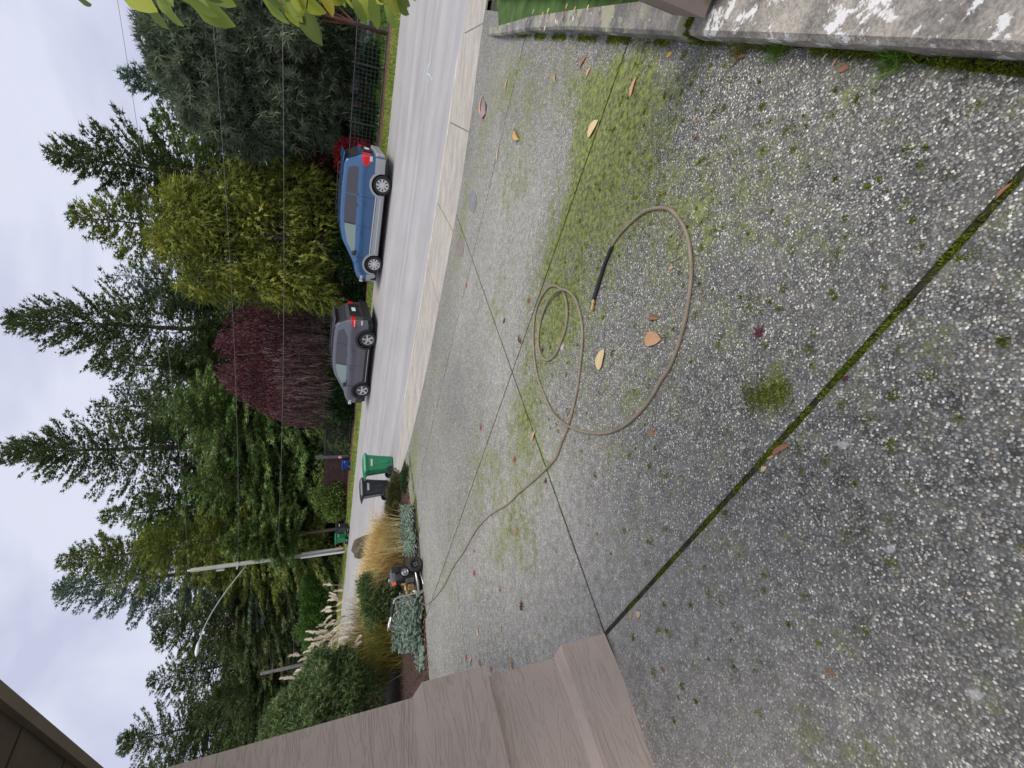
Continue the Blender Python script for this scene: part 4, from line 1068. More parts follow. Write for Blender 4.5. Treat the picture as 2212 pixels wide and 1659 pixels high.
    # wheels
    for i, a in enumerate(ax):
        for sd_ in (1, -1):
            yw = Wf(a) * .965
            hub = MB().lathe([(0, -.04), (r * .60, -.04), (r * .60, .02), (0, .02)], n=24, axis='Y').build('wheel', MT['gdark'] if sp['dark_rim'] else MT['gdark'], t)
            hub.location = (a, sd_ * (yw - .06), r)
            prof = [(r * .66, -.10), (r * .88, -.115), (r * .985, -.08), (r, -.03), (r, .03), (r * .985, .07), (r * .88, .095), (r * .70, .085), (r * .66, .06), (r * .66, -.10)]
            if sd_ < 0: prof = [(q_, -h_) for q_, h_ in prof]
            MB().lathe(prof, n=32, axis='Y').build('tyre', MT['rubber'], hub, smooth=True)
            rim = MB(); yo = sd_ * .055
            pr = [(r * .655, -.07), (r * .66, .075), (r * .63, .075), (r * .60, .03), (r * .60, -.07)]
            if sd_ < 0: pr = [(q_, -h_) for q_, h_ in pr]
            rim.lathe(pr, n=32, axis='Y')
            ns_ = sp['spokes']
            for k in range(ns_):
                an = 2 * math.pi * k / ns_ + .2; c_, s_ = math.cos(an), math.sin(an)
                w1, w2 = sp['spw']
                px_, pz_ = -s_, c_
                vs = []
                for rr_, ww in ((r * .12, w1), (r * .62, w2)):
                    for q_ in (-1, 1):
                        for yy in (yo - sd_ * .03, yo + sd_ * (.012 if rr_ < r * .3 else .0)):
                            tw_ = .0 if not sp['dark_rim'] else (.05 if rr_ > r * .3 else 0)
                            vs.append((c_ * rr_ + px_ * (ww * q_ + tw_), yy, s_ * rr_ + pz_ * (ww * q_ + tw_)))
                rim.add(vs, [(0, 1, 3, 2), (4, 6, 7, 5), (0, 4, 5, 1), (2, 3, 7, 6), (1, 5, 7, 3), (0, 2, 6, 4)])
            hc = [(0, yo + sd_ * .02), (r * .13, yo + sd_ * .018), (r * .16, yo), (r * .16, yo - sd_ * .03)]
            rim.lathe(hc, n=16, axis='Y')
            rim.build('rim', MT['rimw'] if not sp['dark_rim'] else MT['rimd'], hub)
    return t
MT['rimw'] = mat('alloy', (.68, .68, .68), .35, metal=.35)
MT['rimd'] = mat('machined_alloy', (.62, .63, .63), .3, metal=.5)
MT['blue'] = mat('blue_car_paint', (.045, .125, .27), .25, metal=.35, coat=.7)
MT['grey'] = mat('dark_grey_car_paint', (.13, .13, .155), .32, metal=.4, coat=.6)
MT['clad'] = mat('silver_cladding', (.40, .42, .43), .38, metal=.35)
MT['tint'] = mat('tinted_glass', (.045, .045, .055), .1, spec=.7)
MT['clear'] = mat('pale_lit_glass', (.19, .26, .235), .12, spec=.8)  # opaque pale tint stands in for daylight seen through the cabin
MT['taill'] = mat('tail_lamp_red', (.62, .015, .02), .2, coat=.6)
MT['trimd'] = mat('dark_trim', (.02, .02, .022), .5)
MT['headl'] = mat('headlamp_lens', (.55, .55, .56), .12, coat=.8)
c_ = lambda v: (lambda x: v)
def van_detail(t, patch, toppatch, HW, Tf, Bf, xs):
    zt = lambda x: Tf(x) - .13
    zb = lambda x: Bf(x) + .035
    # side glass: three panes back to front
    patch('rear_quarter_window', -1.95, -1.02, zb, lambda x: min(zt(x), zb(x) + 1 + 0 * x) if x > -1.85 else zb(x) + (zt(x) - zb(x)) * (.45 + (x + 1.95) * 5.5), MT['tint'])
    patch('rear_door_window', -.98, .02, zb, zt, MT['tint'])
    patch('front_door_window', .07, 1.30, zb, lambda x: max(zb(x) + .012, zt(x) - .02), MT['clear'], nx=16)
    patch('window_pillar', .015, .075, zb, zt, MT['trimd'], off=.004)
    patch('lower_cladding', -1.14, 1.13, lambda x: .235, lambda x: .50 + .015 * x, MT['clad'], off=.016, nz=3)
    patch('trim_strip', -1.1, 1.12, lambda x: .525 + .015 * x, lambda x: .56 + .015 * x, MT['chrome'], off=.012, nz=1)
    patch('sill_strip', -1.1, 1.12, lambda x: .355, lambda x: .375, MT['white'], off=.02, nz=1)
    patch('rear_bumper', -2.36, -1.88, lambda x: .30, lambda x: .66 - .02, MT['clad'], off=.02)
    patch('front_bumper', 1.95, 2.30, lambda x: .24, lambda x: .58, MT['clad'], off=.018)
    for a in (-1.5, 1.5):
        for sd_ in (1, -1):
            rws = []
            for k in range(17):
                an = math.pi * (k / 16) * 1.06 - .03 * math.pi; rr_ = (.385, .46)
                rws.append([(a - math.cos(an) * q_, sd_ * (HW(a - math.cos(an) * q_, .335 + math.sin(an) * q_) + .022), .335 + math.sin(an) * q_) for q_ in rr_])
            inn = [[(x, y - sd_ * .05, z) for x, y, z in r_] for r_ in rws]
            MB().grid(rws).grid([[r_[0] for r_ in rws], [r_[0] for r_ in inn]]).grid([[r_[1] for r_ in rws], [r_[1] for r_ in inn]]).build('wheel_arch_trim', MT['clad'], t)
    for x in (-1.0, .06):
        patch('door_seam', x, x + .012, lambda q_: .25, lambda q_: Bf(q_), MT['trimd'], off=.0025, nx=1, nz=8)
    patch('door_seam', 1.27, 1.282, lambda q_: .55, lambda q_: Bf(q_), MT['trimd'], off=.0025, nx=1, nz=8)
    patch('belt_line', -1.95, 1.3, lambda x: Bf(x) + .012, lambda x: Bf(x) + .03, MT['trimd'], off=.007, nx=20, nz=1)
    for x in (-.86, .2):
        patch('door_handle', x, x + .2, lambda q_: .93, lambda q_: .965, MT['blue'], off=.035, nx=3, nz=1)
    # tail lamps wrap the corner
    def lamp_hi(x): return 1.10 if x < -2.2 else 1.10 - (x + 2.2) * .5
    def lamp_lo(x): return .78 if x < -2.2 else .78 + (x + 2.2) * .95
    for o in patch('tail_lamp', -2.375, -2.03, lamp_lo, lamp_hi, MT['taill'], off=.012): pass
    patch('reversing_lamp', -2.372, -2.22, lambda x: .745, lambda x: .84, MT['headl'], off=.016)
    for sd_ in (1, -1): MB().box((-2.41, sd_ * .72, .93), (.05, .2, .3)).build('tail_lamp', MT['taill'], t, bevel=.01)
    MB().box((-2.44, 0, .86), (.03, 1.0, .34)).build('tailgate_panel', MT['trimd'], t, bevel=.01)
    MB().box((-2.462, 0, .86), (.012, .31, .15)).build('licence_plate', MT['white'], t)
    MB().box((-2.45, 0, 1.02), (.03, .7, .04)).build('tailgate_handle', MT['chrome'], t)
    MB().box((-2.42, 0, .47), (.16, 1.62, .30)).build('rear_bumper', MT['clad'], t, bevel=.03)
    toppatch('rear_window', -2.33, -2.08, .86, MT['tint'], off=.012)
    toppatch('windscreen', .93, 1.60, .93, MT['tint'], off=.008)
    MB().box((-2.12, 0, 1.655), (.34, 1.15, .035), tilt=Matrix.Rotation(-.12, 3, 'Y')).build('roof_spoiler', MT['blue'], t, bevel=.008)
    for sd_ in (1, -1):
        rl = MB(); y = sd_ * .60
        rl.tube([(-1.75, y, Tf(-1.75) + .01), (-1.65, y, Tf(-1.6) + .075), (.1, y, Tf(.1) + .07), (.22, y, Tf(.2) + .01)], .018, n=6)
        rl.build('roof_rail', MT['trimd'], t)
        MB().box((1.12, sd_ * .99, 1.14), (.12, .2, .15)).build('wing_mirror', MT['trimd'], t, bevel=.03)
        MB().box((2.26, sd_ * .60, .74), (.20, .30, .13)).build('headlamp', MT['headl'], t, bevel=.02)
        patch('headlamp', 2.03, 2.28, lambda x: .72, lambda x: .83 - (x - 2.03) * .1, MT['headl'], off=.008, sides=(sd_,), nx=3)
    for x in (-1.2, -.3): MB().tube([(x, -.6, Tf(x) + .075), (x, .6, Tf(x) + .075)], .016, n=6).build('roof_crossbar', MT['trimd'], t)
VAN = dict(T=[(-2.40, 1.00), (-2.36, 1.12), (-2.10, 1.59), (-1.95, 1.64), (-1.2, 1.68), (-.3, 1.685), (.3, 1.65), (.75, 1.55), (1.62, 1.08), (1.9, 1.03), (2.2, .92), (2.34, .80), (2.38, .66)],
           W=[(-2.4, .86), (-2.2, .92), (-1.5, .955), (0, .96), (1.5, .95), (2.0, .90), (2.25, .80), (2.38, .66)],
           belt=[(-2.4, 1.13), (-1, 1.11), (1.3, 1.06), (2.4, .95)], sill=[(-2.4, .36), (-1.9, .30), (-1.1, .25), (1.1, .24), (2.0, .28), (2.38, .34)],
           r=.335, Ra=.40, axles=(-1.5, 1.5), paint=MT['blue'], detail=van_detail, spokes=9, spw=(.022, .034), dark_rim=False)
def suv_detail(t, patch, toppatch, HW, Tf, Bf, xs):
    zt = lambda x: Tf(x) - .125
    zb = lambda x: Bf(x) + .03
    patch('rear_quarter_window', -1.75, -1.05, lambda x: zb(x) + max(0, (-1.35 - x)) * .45, lambda x: zt(x) if x > -1.6 else zt(x) - (-1.6 - x) * 1.1, MT['tint'])
    patch('rear_door_window', -1.02, -.03, zb, zt, MT['tint'])
    patch('front_door_window', .02, 1.10, zb, lambda x: max(zb(x) + .012, zt(x) - .015), MT['clear'], nx=16)
    patch('window_pillar', -.035, .025, zb, zt, MT['trimd'], off=.004)
    patch('window_pillar', -1.055, -1.015, zb, zt, MT['trimd'], off=.004, nx=2)
    for a in (-1.335, 1.335):
        for sd_ in (1, -1):
            rws = []
            for k in range(17):
                an = math.pi * (k / 16) * 1.08 - .04 * math.pi; rr_ = (.405, .50)
                rws.append([(a - math.cos(an) * q_, sd_ * (HW(a - math.cos(an) * q_, .36 + math.sin(an) * q_) + .02), .36 + math.sin(an) * q_) for q_ in rr_])
            inn = [[(x, y - sd_ * .05, z) for x, y, z in r_] for r_ in rws]
            MB().grid(rws).grid([[r_[0] for r_ in rws], [r_[0] for r_ in inn]]).grid([[r_[1] for r_ in rws], [r_[1] for r_ in inn]]).build('wheel_arch_trim', MT['trimd'], t)
    patch('sill_cladding', -.92, .92, lambda x: .25, lambda x: .40, MT['trimd'], off=.02, nz=2)
    patch('sill_strip', -.85, .85, lambda x: .275, lambda x: .295, MT['chrome'], off=.026, nz=1)
    patch('door_crease', -.8, .85, lambda x: .56, lambda x: .585, MT['grey'], off=.022, nz=1)
    for x in (-1.03, -.02): patch('door_seam', x, x + .012, lambda q_: .38, lambda q_: Bf(q_), MT['trimd'], off=.0025, nx=1, nz=8)
    patch('door_seam', 1.05, 1.062, lambda q_: .40, lambda q_: Bf(q_), MT['trimd'], off=.0025, nx=1, nz=8)
    for x in (-.9, .08): patch('door_handle', x, x + .2, lambda q_: .96, lambda q_: .995, MT['grey'], off=.035, nx=3, nz=1)
    patch('tail_lamp', -2.20, -1.88, lambda x: .87 if x < -2.0 else .93, lambda x: 1.08 - (x + 2.2) * .2, MT['taill'], off=.014)
    patch('tail_lamp_lens', -2.19, -1.93, lambda x: .93, lambda x: .965, MT['headl'], off=.02, nz=1)
    for sd_ in (1, -1): MB().box((-2.235, sd_ * .70, .98), (.05, .22, .18)).build('tail_lamp', MT['taill'], t, bevel=.01)
    MB().box((-2.26, 0, .90), (.03, 1.12, .42)).build('tailgate_panel', MT['trimd'], t, bevel=.01)
    MB().box((-2.28, 0, .92), (.012, .31, .15)).build('licence_plate', MT['white'], t)
    MB().box((-2.24, 0, .47), (.16, 1.62, .36)).build('rear_bumper', MT['trimd'], t, bevel=.03)
    patch('rear_reflector', -2.2, -2.02, lambda x: .62, lambda x: .69, MT['headl'], off=.02, nz=1)
    toppatch('rear_window', -2.14, -1.88, .84, MT['tint'], off=.012)
    toppatch('windscreen', .78, 1.42, .93, MT['tint'], off=.008)
    MB().box((-1.94, 0, 1.67), (.32, 1.16, .035), tilt=Matrix.Rotation(-.1, 3, 'Y')).build('roof_spoiler', MT['grey'], t, bevel=.008)
    for sd_ in (1, -1):
        rl = MB(); y = sd_ * .60
        rl.tube([(-1.7, y, Tf(-1.7) + .01), (-1.6, y, Tf(-1.6) + .06), (.2, y, Tf(.2) + .055), (.35, y, Tf(.35) + .01)], .02, n=6)
        rl.build('roof_rail', MT['trimd'], t)
        MB().box((.95, sd_ * .97, 1.16), (.12, .2, .15)).build('wing_mirror', MT['trimd'], t, bevel=.03)
        MB().box((2.10, sd_ * .62, .84), (.22, .3, .13)).build('headlamp', MT['headl'], t, bevel=.02)
        patch('headlamp', 1.92, 2.13, lambda x: .80, lambda x: .90 - (x - 1.92) * .15, MT['headl'], off=.008, sides=(sd_,), nx=3)
        patch('fog_trim', 1.85, 2.18, lambda x: .33, lambda x: .60, MT['trimd'], off=.014, sides=(sd_,), nx=3)
SUV = dict(T=[(-2.22, 1.02), (-2.16, 1.18), (-1.92, 1.58), (-1.8, 1.64), (-1.2, 1.69), (-.3, 1.70), (.2, 1.67), (.6, 1.58), (1.42, 1.16), (1.7, 1.10), (2.0, 1.0), (2.14, .90), (2.2, .72)],
           W=[(-2.22, .84), (-2.0, .895), (-1.3, .915), (0, .905), (1.3, .915), (1.8, .88), (2.1, .78), (2.2, .68)],
           belt=[(-2.2, 1.14), (-1, 1.09), (1.3, 1.06), (2.2, .98)], sill=[(-2.2, .42), (-1.8, .36), (-.9, .30), (.9, .29), (1.8, .33), (2.2, .40)],
           r=.36, Ra=.425, axles=(-1.335, 1.335), paint=MT['grey'], detail=suv_detail, spokes=5, spw=(.03, .045), dark_rim=True)
def place_car(name, sp, pr, pf, label):
    """pr, pf: contact points of the rear and front near side wheels"""
    d = (pf - pr); dn = d.normalized(); yaw = math.atan2(dn.y, dn.x)
    # near side wheel line is the car's left side (+y); the centre lies to its right
    left = Vector((-dn.y, dn.x, 0)).normalized()
    mid = (pr + pf) / 2; wy = sp['W'][3][1] * .9
    c = mid - left * wy
    t = car(name, sp, (0, 0, 0), 0, label, 'cars parked across the road')
    X = dn; Y0 = left
    g0 = ST(*[st(c.x, c.y)[0], st(c.x, c.y)[1]])
    Yv = (mid - Vector((c.x, c.y, G(c.x, c.y)))).normalized(); Zv = X.cross(Yv).normalized(); Yv = Zv.cross(X).normalized()
    M = Matrix((X, Yv, Zv)).transposed()
    t.rotation_euler = M.to_euler(); t.location = (c.x, c.y, G(c.x, c.y) + .005)
    return t
pr_, pf_ = hit(847, 405), None
pr_ = hit(846, 404); sr, tr_ = st(pr_.x, pr_.y); pf_ = ST(sr + 3.0, tr_ + .12)
place_car('parked_car', VAN, pr_, pf_, 'blue estate car with silver lower panels and bright alloy wheels, the right hand parked car')
pr2 = hit(813, 733); sr2, tr2 = st(pr2.x, pr2.y); pf2 = ST(sr2 + 2.67, tr2 + .1)
place_car('parked_car', SUV, pr2, pf2, 'dark grey SUV with black cladding and roof rails, the left hand parked car')
# ================================================================== PRESSURE WASHER (x runs from the wheel to the handle, y away from us)
wp, wf = hit(913, 1217), hit(915, 1262)
dx_ = (wf - wp); wyaw = math.atan2(dx_.y, dx_.x)
pw = empty('pressure_washer', wp, rot=wyaw, label='petrol pressure washer with black engine and silver tube handle beside the drive', cat='pressure washer')
# local y: positive must point away from the camera
AW = -1 if (Matrix.Rotation(wyaw, 3, 'Z') @ Vector((0, 1, 0))).y < 0 else 1
def Y(v): return AW * v
WR = .15
for yy in (0.0, .46):
    wl = MB().lathe([(0, -.02), (.06, -.02), (.06, .02), (0, .02)], n=18, axis='Y').build('wheel', MT['black'], pw); wl.location = (0, Y(yy), WR)
    MB().lathe([(.085, -.045), (.125, -.052), (.148, -.03), (.15, 0), (.148, .03), (.125, .052), (.085, .045), (.085, -.045)], n=28, axis='Y').build('tyre', MT['rubber'], wl, smooth=True)
    rm_ = MB().lathe([(.05, 0), (.086, -.02), (.09, .02), (.05, .01)], n=20, axis='Y')
    rm_.build('rim', MT['black'], wl)
    bl = MB()
    for k in range(4):
        an = k * math.pi / 2 + .5; bl.lathe([(0, -.03), (.009, -.03), (.009, .03), (0, .03)], n=8, c=(.032 * math.cos(an), 0, .032 * math.sin(an)), axis='Y')
    bl.build('wheel_bolts', MT['silver'], wl)
MB().tube([(0, Y(0), WR), (0, Y(.46), WR)], .012, n=8).build('axle', MT['silver'], pw)
fr = MB()
for yy in (.06, .40):
    fr.tube([(-.06, Y(yy), .27), (.0, Y(yy), .20), (.12, Y(yy), .15), (.62, Y(yy), .13)], .019, n=8)
    fr.tube([(.10, Y(yy), .07), (.36, Y(yy), .03), (.45, Y(yy), .015), (.50, Y(yy), .03), (.54, Y(yy), .07), (.56, Y(yy), .13)], .015, n=8)
for xx in (.14, .34, .6): fr.tube([(xx, Y(.06), .145), (xx, Y(.40), .145)], .014, n=8)
fr.build('frame', MT['silver'], pw, smooth=True)
MB().box((.24, Y(.23), .165), (.40, .30, .012)).build('base_plate', MT['gdark'], pw)
for yy in (.06, .40):
    hd_ = MB().tube([(.50, Y(yy), .05), (.535, Y(yy), .16), (.545, Y(yy), .34), (.55, Y(yy), .52), (.58, Y(yy), .60), (.64, Y(yy), .635), (.72, Y(yy), .65)], .0155, n=8)
    hd_.tube([(.72, Y(yy), .65), (.86, Y(yy), .695), (1.02, Y(yy), .74)], .015, n=8)
    hd_.build('handle_tube', MT['silver'], pw, smooth=True)
MB().tube([(.66, Y(.06), .64), (.72, Y(.06), .652), (.88, Y(.06), .70)], .034, n=10).build('foam_grip', MT['black'], pw)
MB().tube([(1.02, Y(.06), .74), (1.04, Y(.10), .745), (1.04, Y(.36), .745), (1.02, Y(.40), .74)], .015, n=8).build('handle_bar', MT['silver'], pw)
MB().tube([(.64, Y(.06), .19), (.66, Y(.06), .38), (.68, Y(.06), .48)], .011, n=6).build('brace', MT['silver'], pw)
MB().tube([(.70, Y(.10), .64), (.9, Y(.12), .60), (1.0, Y(.13), .66)], .009, n=6).tube([(1.04, Y(.1), .74), (1.10, Y(.1), .66), (1.14, Y(.1), .60)], .012, n=6).build('lance_holder', MT['gdark'], pw)
# engine
eng = MB(); eng.box((.10, Y(.22), .36), (.26, .26, .34)); eng.box((.02, Y(.20), .43), (.14, .2, .22)); eng.build('engine_block', MT['black'], pw, bevel=.014)
MB().box((.235, Y(.22), .27), (.16, .26, .18)).build('crankcase', MT['gdark'], pw, bevel=.012)
MB().box((.14, Y(.2), .585), (.30, .28, .12)).build('fuel_tank', mat('grey_tank', (.10, .105, .115), .22), pw, bevel=.03)
MB().lathe([(0, 0), (.032, 0), (.034, .02), (.03, .035), (0, .036)], n=14, c=(.17, Y(.2), .645), axis='Z').build('fuel_cap', MT['silver'], pw)
MB().box((.02, Y(.12), .55), (.13, .14, .16)).build('air_filter', MT['black'], pw, bevel=.015)
MB().box((.18, Y(.08), .47), (.12, .05, .13)).build('muffler', mat('dark_shroud', (.03, .028, .03), .5), pw, bevel=.01)
rc = MB(); s_ = -AW
rc.lathe([(.0, .0), (.07, 0), (.072, s_ * .02), (.06, s_ * .035), (.05, s_ * .03), (.03, s_ * .045), (0, s_ * .047)], n=22, c=(.10, Y(.075), .36), axis='Y'); rc.build('recoil_starter', MT['silver'], pw, smooth=False)
MB().lathe([(.036, s_ * .046), (.05, s_ * .034), (.036, s_ * .05)], n=22, c=(.10, Y(.072), .36), axis='Y').build('starter_ring', MT['gdark'], pw)
MB().box((.30, Y(.03), .60), (.06, .012, .075), tilt=Matrix.Rotation(.25, 3, 'Y')).build('warning_tag', MT['orange'], pw)
# pump
pu = MB(); pu.box((.40, Y(.12), .27), (.12, .12, .11)); 
for k in range(4): pu.box((.35 + .033 * k, Y(.055), .27), (.012, .02, .11))
pu.build('pump_body', MT['bronze'], pw, bevel=.006)
MB().lathe([(0, -.05), (.026, -.05), (.026, .05), (0, .05)], n=10, c=(.40, Y(.12), .375), axis='X').build('pump_head', MT['brass'], pw)
MB().tube([(.44, Y(.10), .35), (.48, Y(.06), .36), (.53, Y(.05), .37)], .017, n=8).tube([(.36, Y(.06), .36), (.36, Y(.03), .40)], .013, n=8).build('outlet_fitting', MT['brass'], pw)
MB().box((.33, Y(.07), .42), (.04, .06, .09)).build('unloader_valve', MT['brass'], pw, bevel=.008)
MB().tube([(.48, Y(.06), .25), (.5, Y(.05), .21), (.53, Y(.05), .22)], .017, n=8).build('inlet_fitting', mat('pale_fitting', (.75, .7, .5), .4), pw)
lead = MB(); lead.tube([(.30, Y(.05), .5), (.36, Y(.0), .47), (.42, Y(.02), .45), (.46, Y(.05), .40)], .008, n=6); lead.tube([(.12, Y(.04), .50), (.22, Y(.0), .45), (.30, Y(.04), .36)], .007, n=6)
lead.build('fuel_line', MT['black'], pw)

# ------------------------------------------------------------------ the hose
HP = [(1284, 642), (1293, 612), (1304, 577), (1320, 535), (1335, 510), (1365, 478), (1394, 456), (1422, 449), (1447, 453), (1469, 476), (1484, 508), (1491, 548), (1493, 592), (1488, 642), (1480, 689), (1467, 738), (1447, 791),
      (1424, 827), (1402, 865), (1370, 902), (1335, 927), (1301, 936), (1271, 935), (1244, 927), (1216, 914), (1194, 892), (1177, 857), (1162, 817), (1155, 780), (1152, 738), (1153, 700), (1158, 670), (1169, 642), (1184, 622), (1196, 617), (1209, 622),
      (1218, 634), (1224, 657), (1225, 684), (1221, 711), (1212, 738), (1199, 766), (1184, 778), (1172, 772), (1164, 751), (1163, 724), (1169, 688), (1182, 654), (1196, 634), (1213, 625), (1231, 632), (1244, 649), (1253, 679), (1258, 714), (1257, 751),
      (1253, 790), (1247, 838), (1236, 889), (1225, 927), (1213, 956), (1203, 984), (1194, 997), (1179, 1013), (1146, 1043), (1120, 1065), (1097, 1088), (1060, 1111), (1032, 1139), (1014, 1169), (1000, 1194), (979, 1224), (963, 1257), (945, 1284), (928, 1301), (907, 1313)]
HR = .0112
lift = {24: .022, 23: .012, 25: .012, 35: .0, 48: .022, 49: .022, 47: .010, 50: .012}
pts = [Vector(hit(x, y, HR + lift.get(i, 0))) for i, (x, y) in enumerate(HP)]
def W(x, yy, z):
    v = Matrix.Rotation(wyaw, 3, 'Z') @ Vector((x, Y(yy), z)); return wp + v
pts += [W(.84, .22, .05), W(.76, .28, .09), W(.66, .2, .14), W(.585, .09, .27), W(.545, .05, .37)]
def smooth_path(p, n=4):
    o = []
    for i in range(len(p) - 1):
        a, b, c, d = p[max(i - 1, 0)], p[i], p[i + 1], p[min(i + 2, len(p) - 1)]
        for k in range(n):
            t = k / n; o.append(.5 * ((2 * b) + (c - a) * t + (2 * a - 5 * b + 4 * c - d) * t * t + (3 * b - a - 3 * c + d) * t ** 3))
    o.append(p[-1]); return o
sp_ = smooth_path(pts)
# keep it lying on the slabs
org = Vector(hit(1284, 642))
hose = empty('high_pressure_hose', org, label='khaki high pressure hose looping over the drive from the washer, ending in a brass coupler', cat='hose')
MB().tube([p - org for p in sp_], HR, n=10).build('hose_line', MT['hose'], hose, smooth=True)
slv = smooth_path([Vector(hit(x, y, HR + .003)) for x, y in [(1283, 645), (1284, 642), (1293, 612), (1304, 577), (1312, 556), (1322, 532)]])
MB().tube([p - org for p in slv], [.0155 if i < 10 else .0135 for i in range(len(slv))], n=10).build('black_sleeve', mat('sleeve_rubber', (.014, .016, .024), .4), hose, smooth=True)
ca, cb_ = Vector(hit(1283, 645, HR + .003)) - org, Vector(hit(1279, 671, HR + .003)) - org
def between(u): return ca.lerp(cb_, u)
MB().tube([between(0), between(.18), between(.19), between(.42), between(.43), between(.6), between(.61), between(.9), between(1)], [.009, .009, .0165, .0165, .012, .012, .0155, .0155, .011], n=14).build('coupler', MT['brass'], hose)

# ================================================================== FALLEN LEAVES
LV = {}
def leaf_mesh(kind):
    """a curled dry leaf (x along the midrib, unit length) or a small palmate maple leaf"""
    b = MB()
    if kind == 'maple':
        pts_ = [(0, 0)]; n = 7
        ol = []
        for k in range(n):
            an = R(-130 + 260 * k / (n - 1)); l = .52 if k in (0, n - 1) else (.72 if k in (1, 5) else .95)
            ol.append((l * math.cos(an), l * math.sin(an) * .9))
            if k < n - 1:
                an2 = R(-130 + 260 * (k + .5) / (n - 1)); ol.append((.27 * math.cos(an2), .27 * math.sin(an2)))
        v = [(0, 0, .03)] + [(x, y, .05 * (1 if i % 2 == 0 else .1)) for i, (x, y) in enumerate(ol)]
        f = [(0, i, i + 1) for i in range(1, len(ol))] + [(0, len(ol), 1)]
        v = [(x * .55 + .45, y * .55, z) for x, y, z in v]
        b.add(v, f); b.tube([(.45, 0, .02), (.1, .03, .03)], .012, n=4)
    else:
        wd = {'oval': .30, 'long': .17, 'curl': .14, 'narrow': .11}[kind]; n = 8; cl = {'oval': .07, 'long': .10, 'curl': .22, 'narrow': .12}[kind]
        L_, M_, R_ = [], [], []
        for k in range(n + 1):
            u = k / n; w_ = wd * math.sin(math.pi * u ** .85) ** .8 * (1 + .08 * math.sin(9 * u)) + (.002 if k in (0, n) else 0)
            zc = .03 + cl * math.sin(math.pi * u) * .35
            off = .05 * math.sin(math.pi * u)
            L_.append((u, w_ + off, zc + w_ * cl * 2.2)); M_.append((u, off, zc - .01)); R_.append((u, -w_ + off, zc + w_ * cl * 1.6 * (1.5 if kind == 'curl' else 1)))
        b.grid([L_, M_, R_]); b.tube([(0, 0, .03), (-.1, -.02, .02)], .01, n=4)
    return b
_lm = {}
def leaf(x0, y0, x1, y1, kind, col, label, h=.002, group='fallen leaves on the drive', cat='leaf', scale=1.0):
    p0, p1 = hit(x0, y0, h), hit(x1, y1, h)
    d = p1 - p0; l = d.length * scale
    key = (kind, col)
    if key not in _lm:
        o = leaf_mesh(kind).build('fallen_leaf', MT['leaf_' + col]); _lm[key] = o.data
    else:
        o = bpy.data.objects.new('fallen_leaf', _lm[key]); C.objects.link(o)
    nv = Vector((.0749, .0435, 1)).normalized(); X = d.normalized(); Yv = nv.cross(X).normalized(); Z = X.cross(Yv)
    o.rotation_euler = Matrix((X, Yv, Z)).transposed().to_euler(); o.location = p0; o.scale = (l, l, l)
    return tag(o, label, cat, group)
leaf(1293, 800, 1306, 753, 'oval', 'pale', 'large pale tan leaf lying flat inside the big hose loop')
leaf(1393, 736, 1429, 733, 'oval', 'tan', 'broad oval tan leaf with dark veins inside the big hose loop')
leaf(1402, 687, 1424, 689, 'curl', 'brown', 'torn brown leaf scrap just above the oval tan leaf in the hose loop', cat='leaf')
leaf(1642, 740, 1638, 693, 'maple', 'maroon', 'dark maroon maple leaf with pointed lobes, alone below the big hose loop')
leaf(1321, 772, 1327, 754, 'curl', 'maroon', 'small folded maroon leaf next to the large pale tan leaf')
leaf(1362, 210, 1376, 164, 'long', 'tan', 'long slender tan leaf on the mossy side of the drive near the low wall')
leaf(1270, 296, 1293, 260, 'oval', 'pale', 'ragged pale tan leaf lying on the green moss streak')
leaf(1122, 302, 1114, 278, 'curl', 'gold', 'curled golden brown leaf alone on the grey slab between mossy joints')
leaf(1092, 192, 1098, 166, 'long', 'tan', 'long tan leaf on the far mossy joint, right of the cover plate')
leaf(1199, 178, 1202, 154, 'curl', 'tan', 'upright curled tan leaf between two mossy streaks', cat='leaf')
leaf(1266, 166, 1276, 146, 'oval', 'tan', 'small pinkish tan leaf on bright moss, lower of the pair by the wall')
leaf(1252, 148, 1268, 120, 'long', 'brown', 'narrow brownish leaf on bright moss, upper of the pair by the wall')
leaf(1077, 322, 1073, 350, 'narrow', 'pale', 'thin pale leaf lying along the far mossy joint')
leaf(1150, 952, 1157, 930, 'long', 'tan', 'slim tan leaf lying in the middle joint to the left of the hose crossing')
leaf(1668, 983, 1709, 960, 'narrow', 'brown', 'orange brown leaf bridging the thick mossy joint in the foreground')
leaf(1672, 984, 1660, 990, 'curl', 'tan', 'small crumpled tan leaf beside the orange brown one in the thick mossy joint', scale=1.3)
leaf(1646, 1018, 1656, 1008, 'oval', 'pale', 'small pale yellow leaf at the edge of the thick mossy joint')
leaf(1782, 1446, 1810, 1460, 'long', 'brown', 'small rusty brown leaf by itself on the near slab at the left', scale=.9)
leaf(1427, 1442, 1436, 1452, 'oval', 'brown', 'tiny reddish scrap near the foot of the garage wall')
leaf(1400, 943, 1418, 925, 'maple', 'brown', 'shrivelled brown leaf on the slab outside the big hose loop')
leaf(1036, 930, 1042, 915, 'maple', 'red', 'small red leaf above the middle joint, right one of two')
leaf(1108, 1000, 1116, 985, 'maple', 'red', 'small red leaf beside the hose where it crosses the middle joint')
leaf(1223, 893, 1229, 880, 'curl', 'maroon', 'dark maroon leaf caught on the hose near its crossing', h=.024)
leaf(1175, 1044, 1183, 1034, 'maple', 'maroon', 'purple leaf next to the mossy middle joint left of the hose')
leaf(1086, 700, 1093, 686, 'maple', 'maroon', 'small maroon leaf above the two small hose coils')
leaf(1138, 655, 1146, 645, 'maple', 'red', 'tiny red leaf at the top left rim of the small hose coil')
leaf(1126, 742, 1122, 722, 'curl', 'maroon', 'narrow maroon leaf left of the small hose coils')
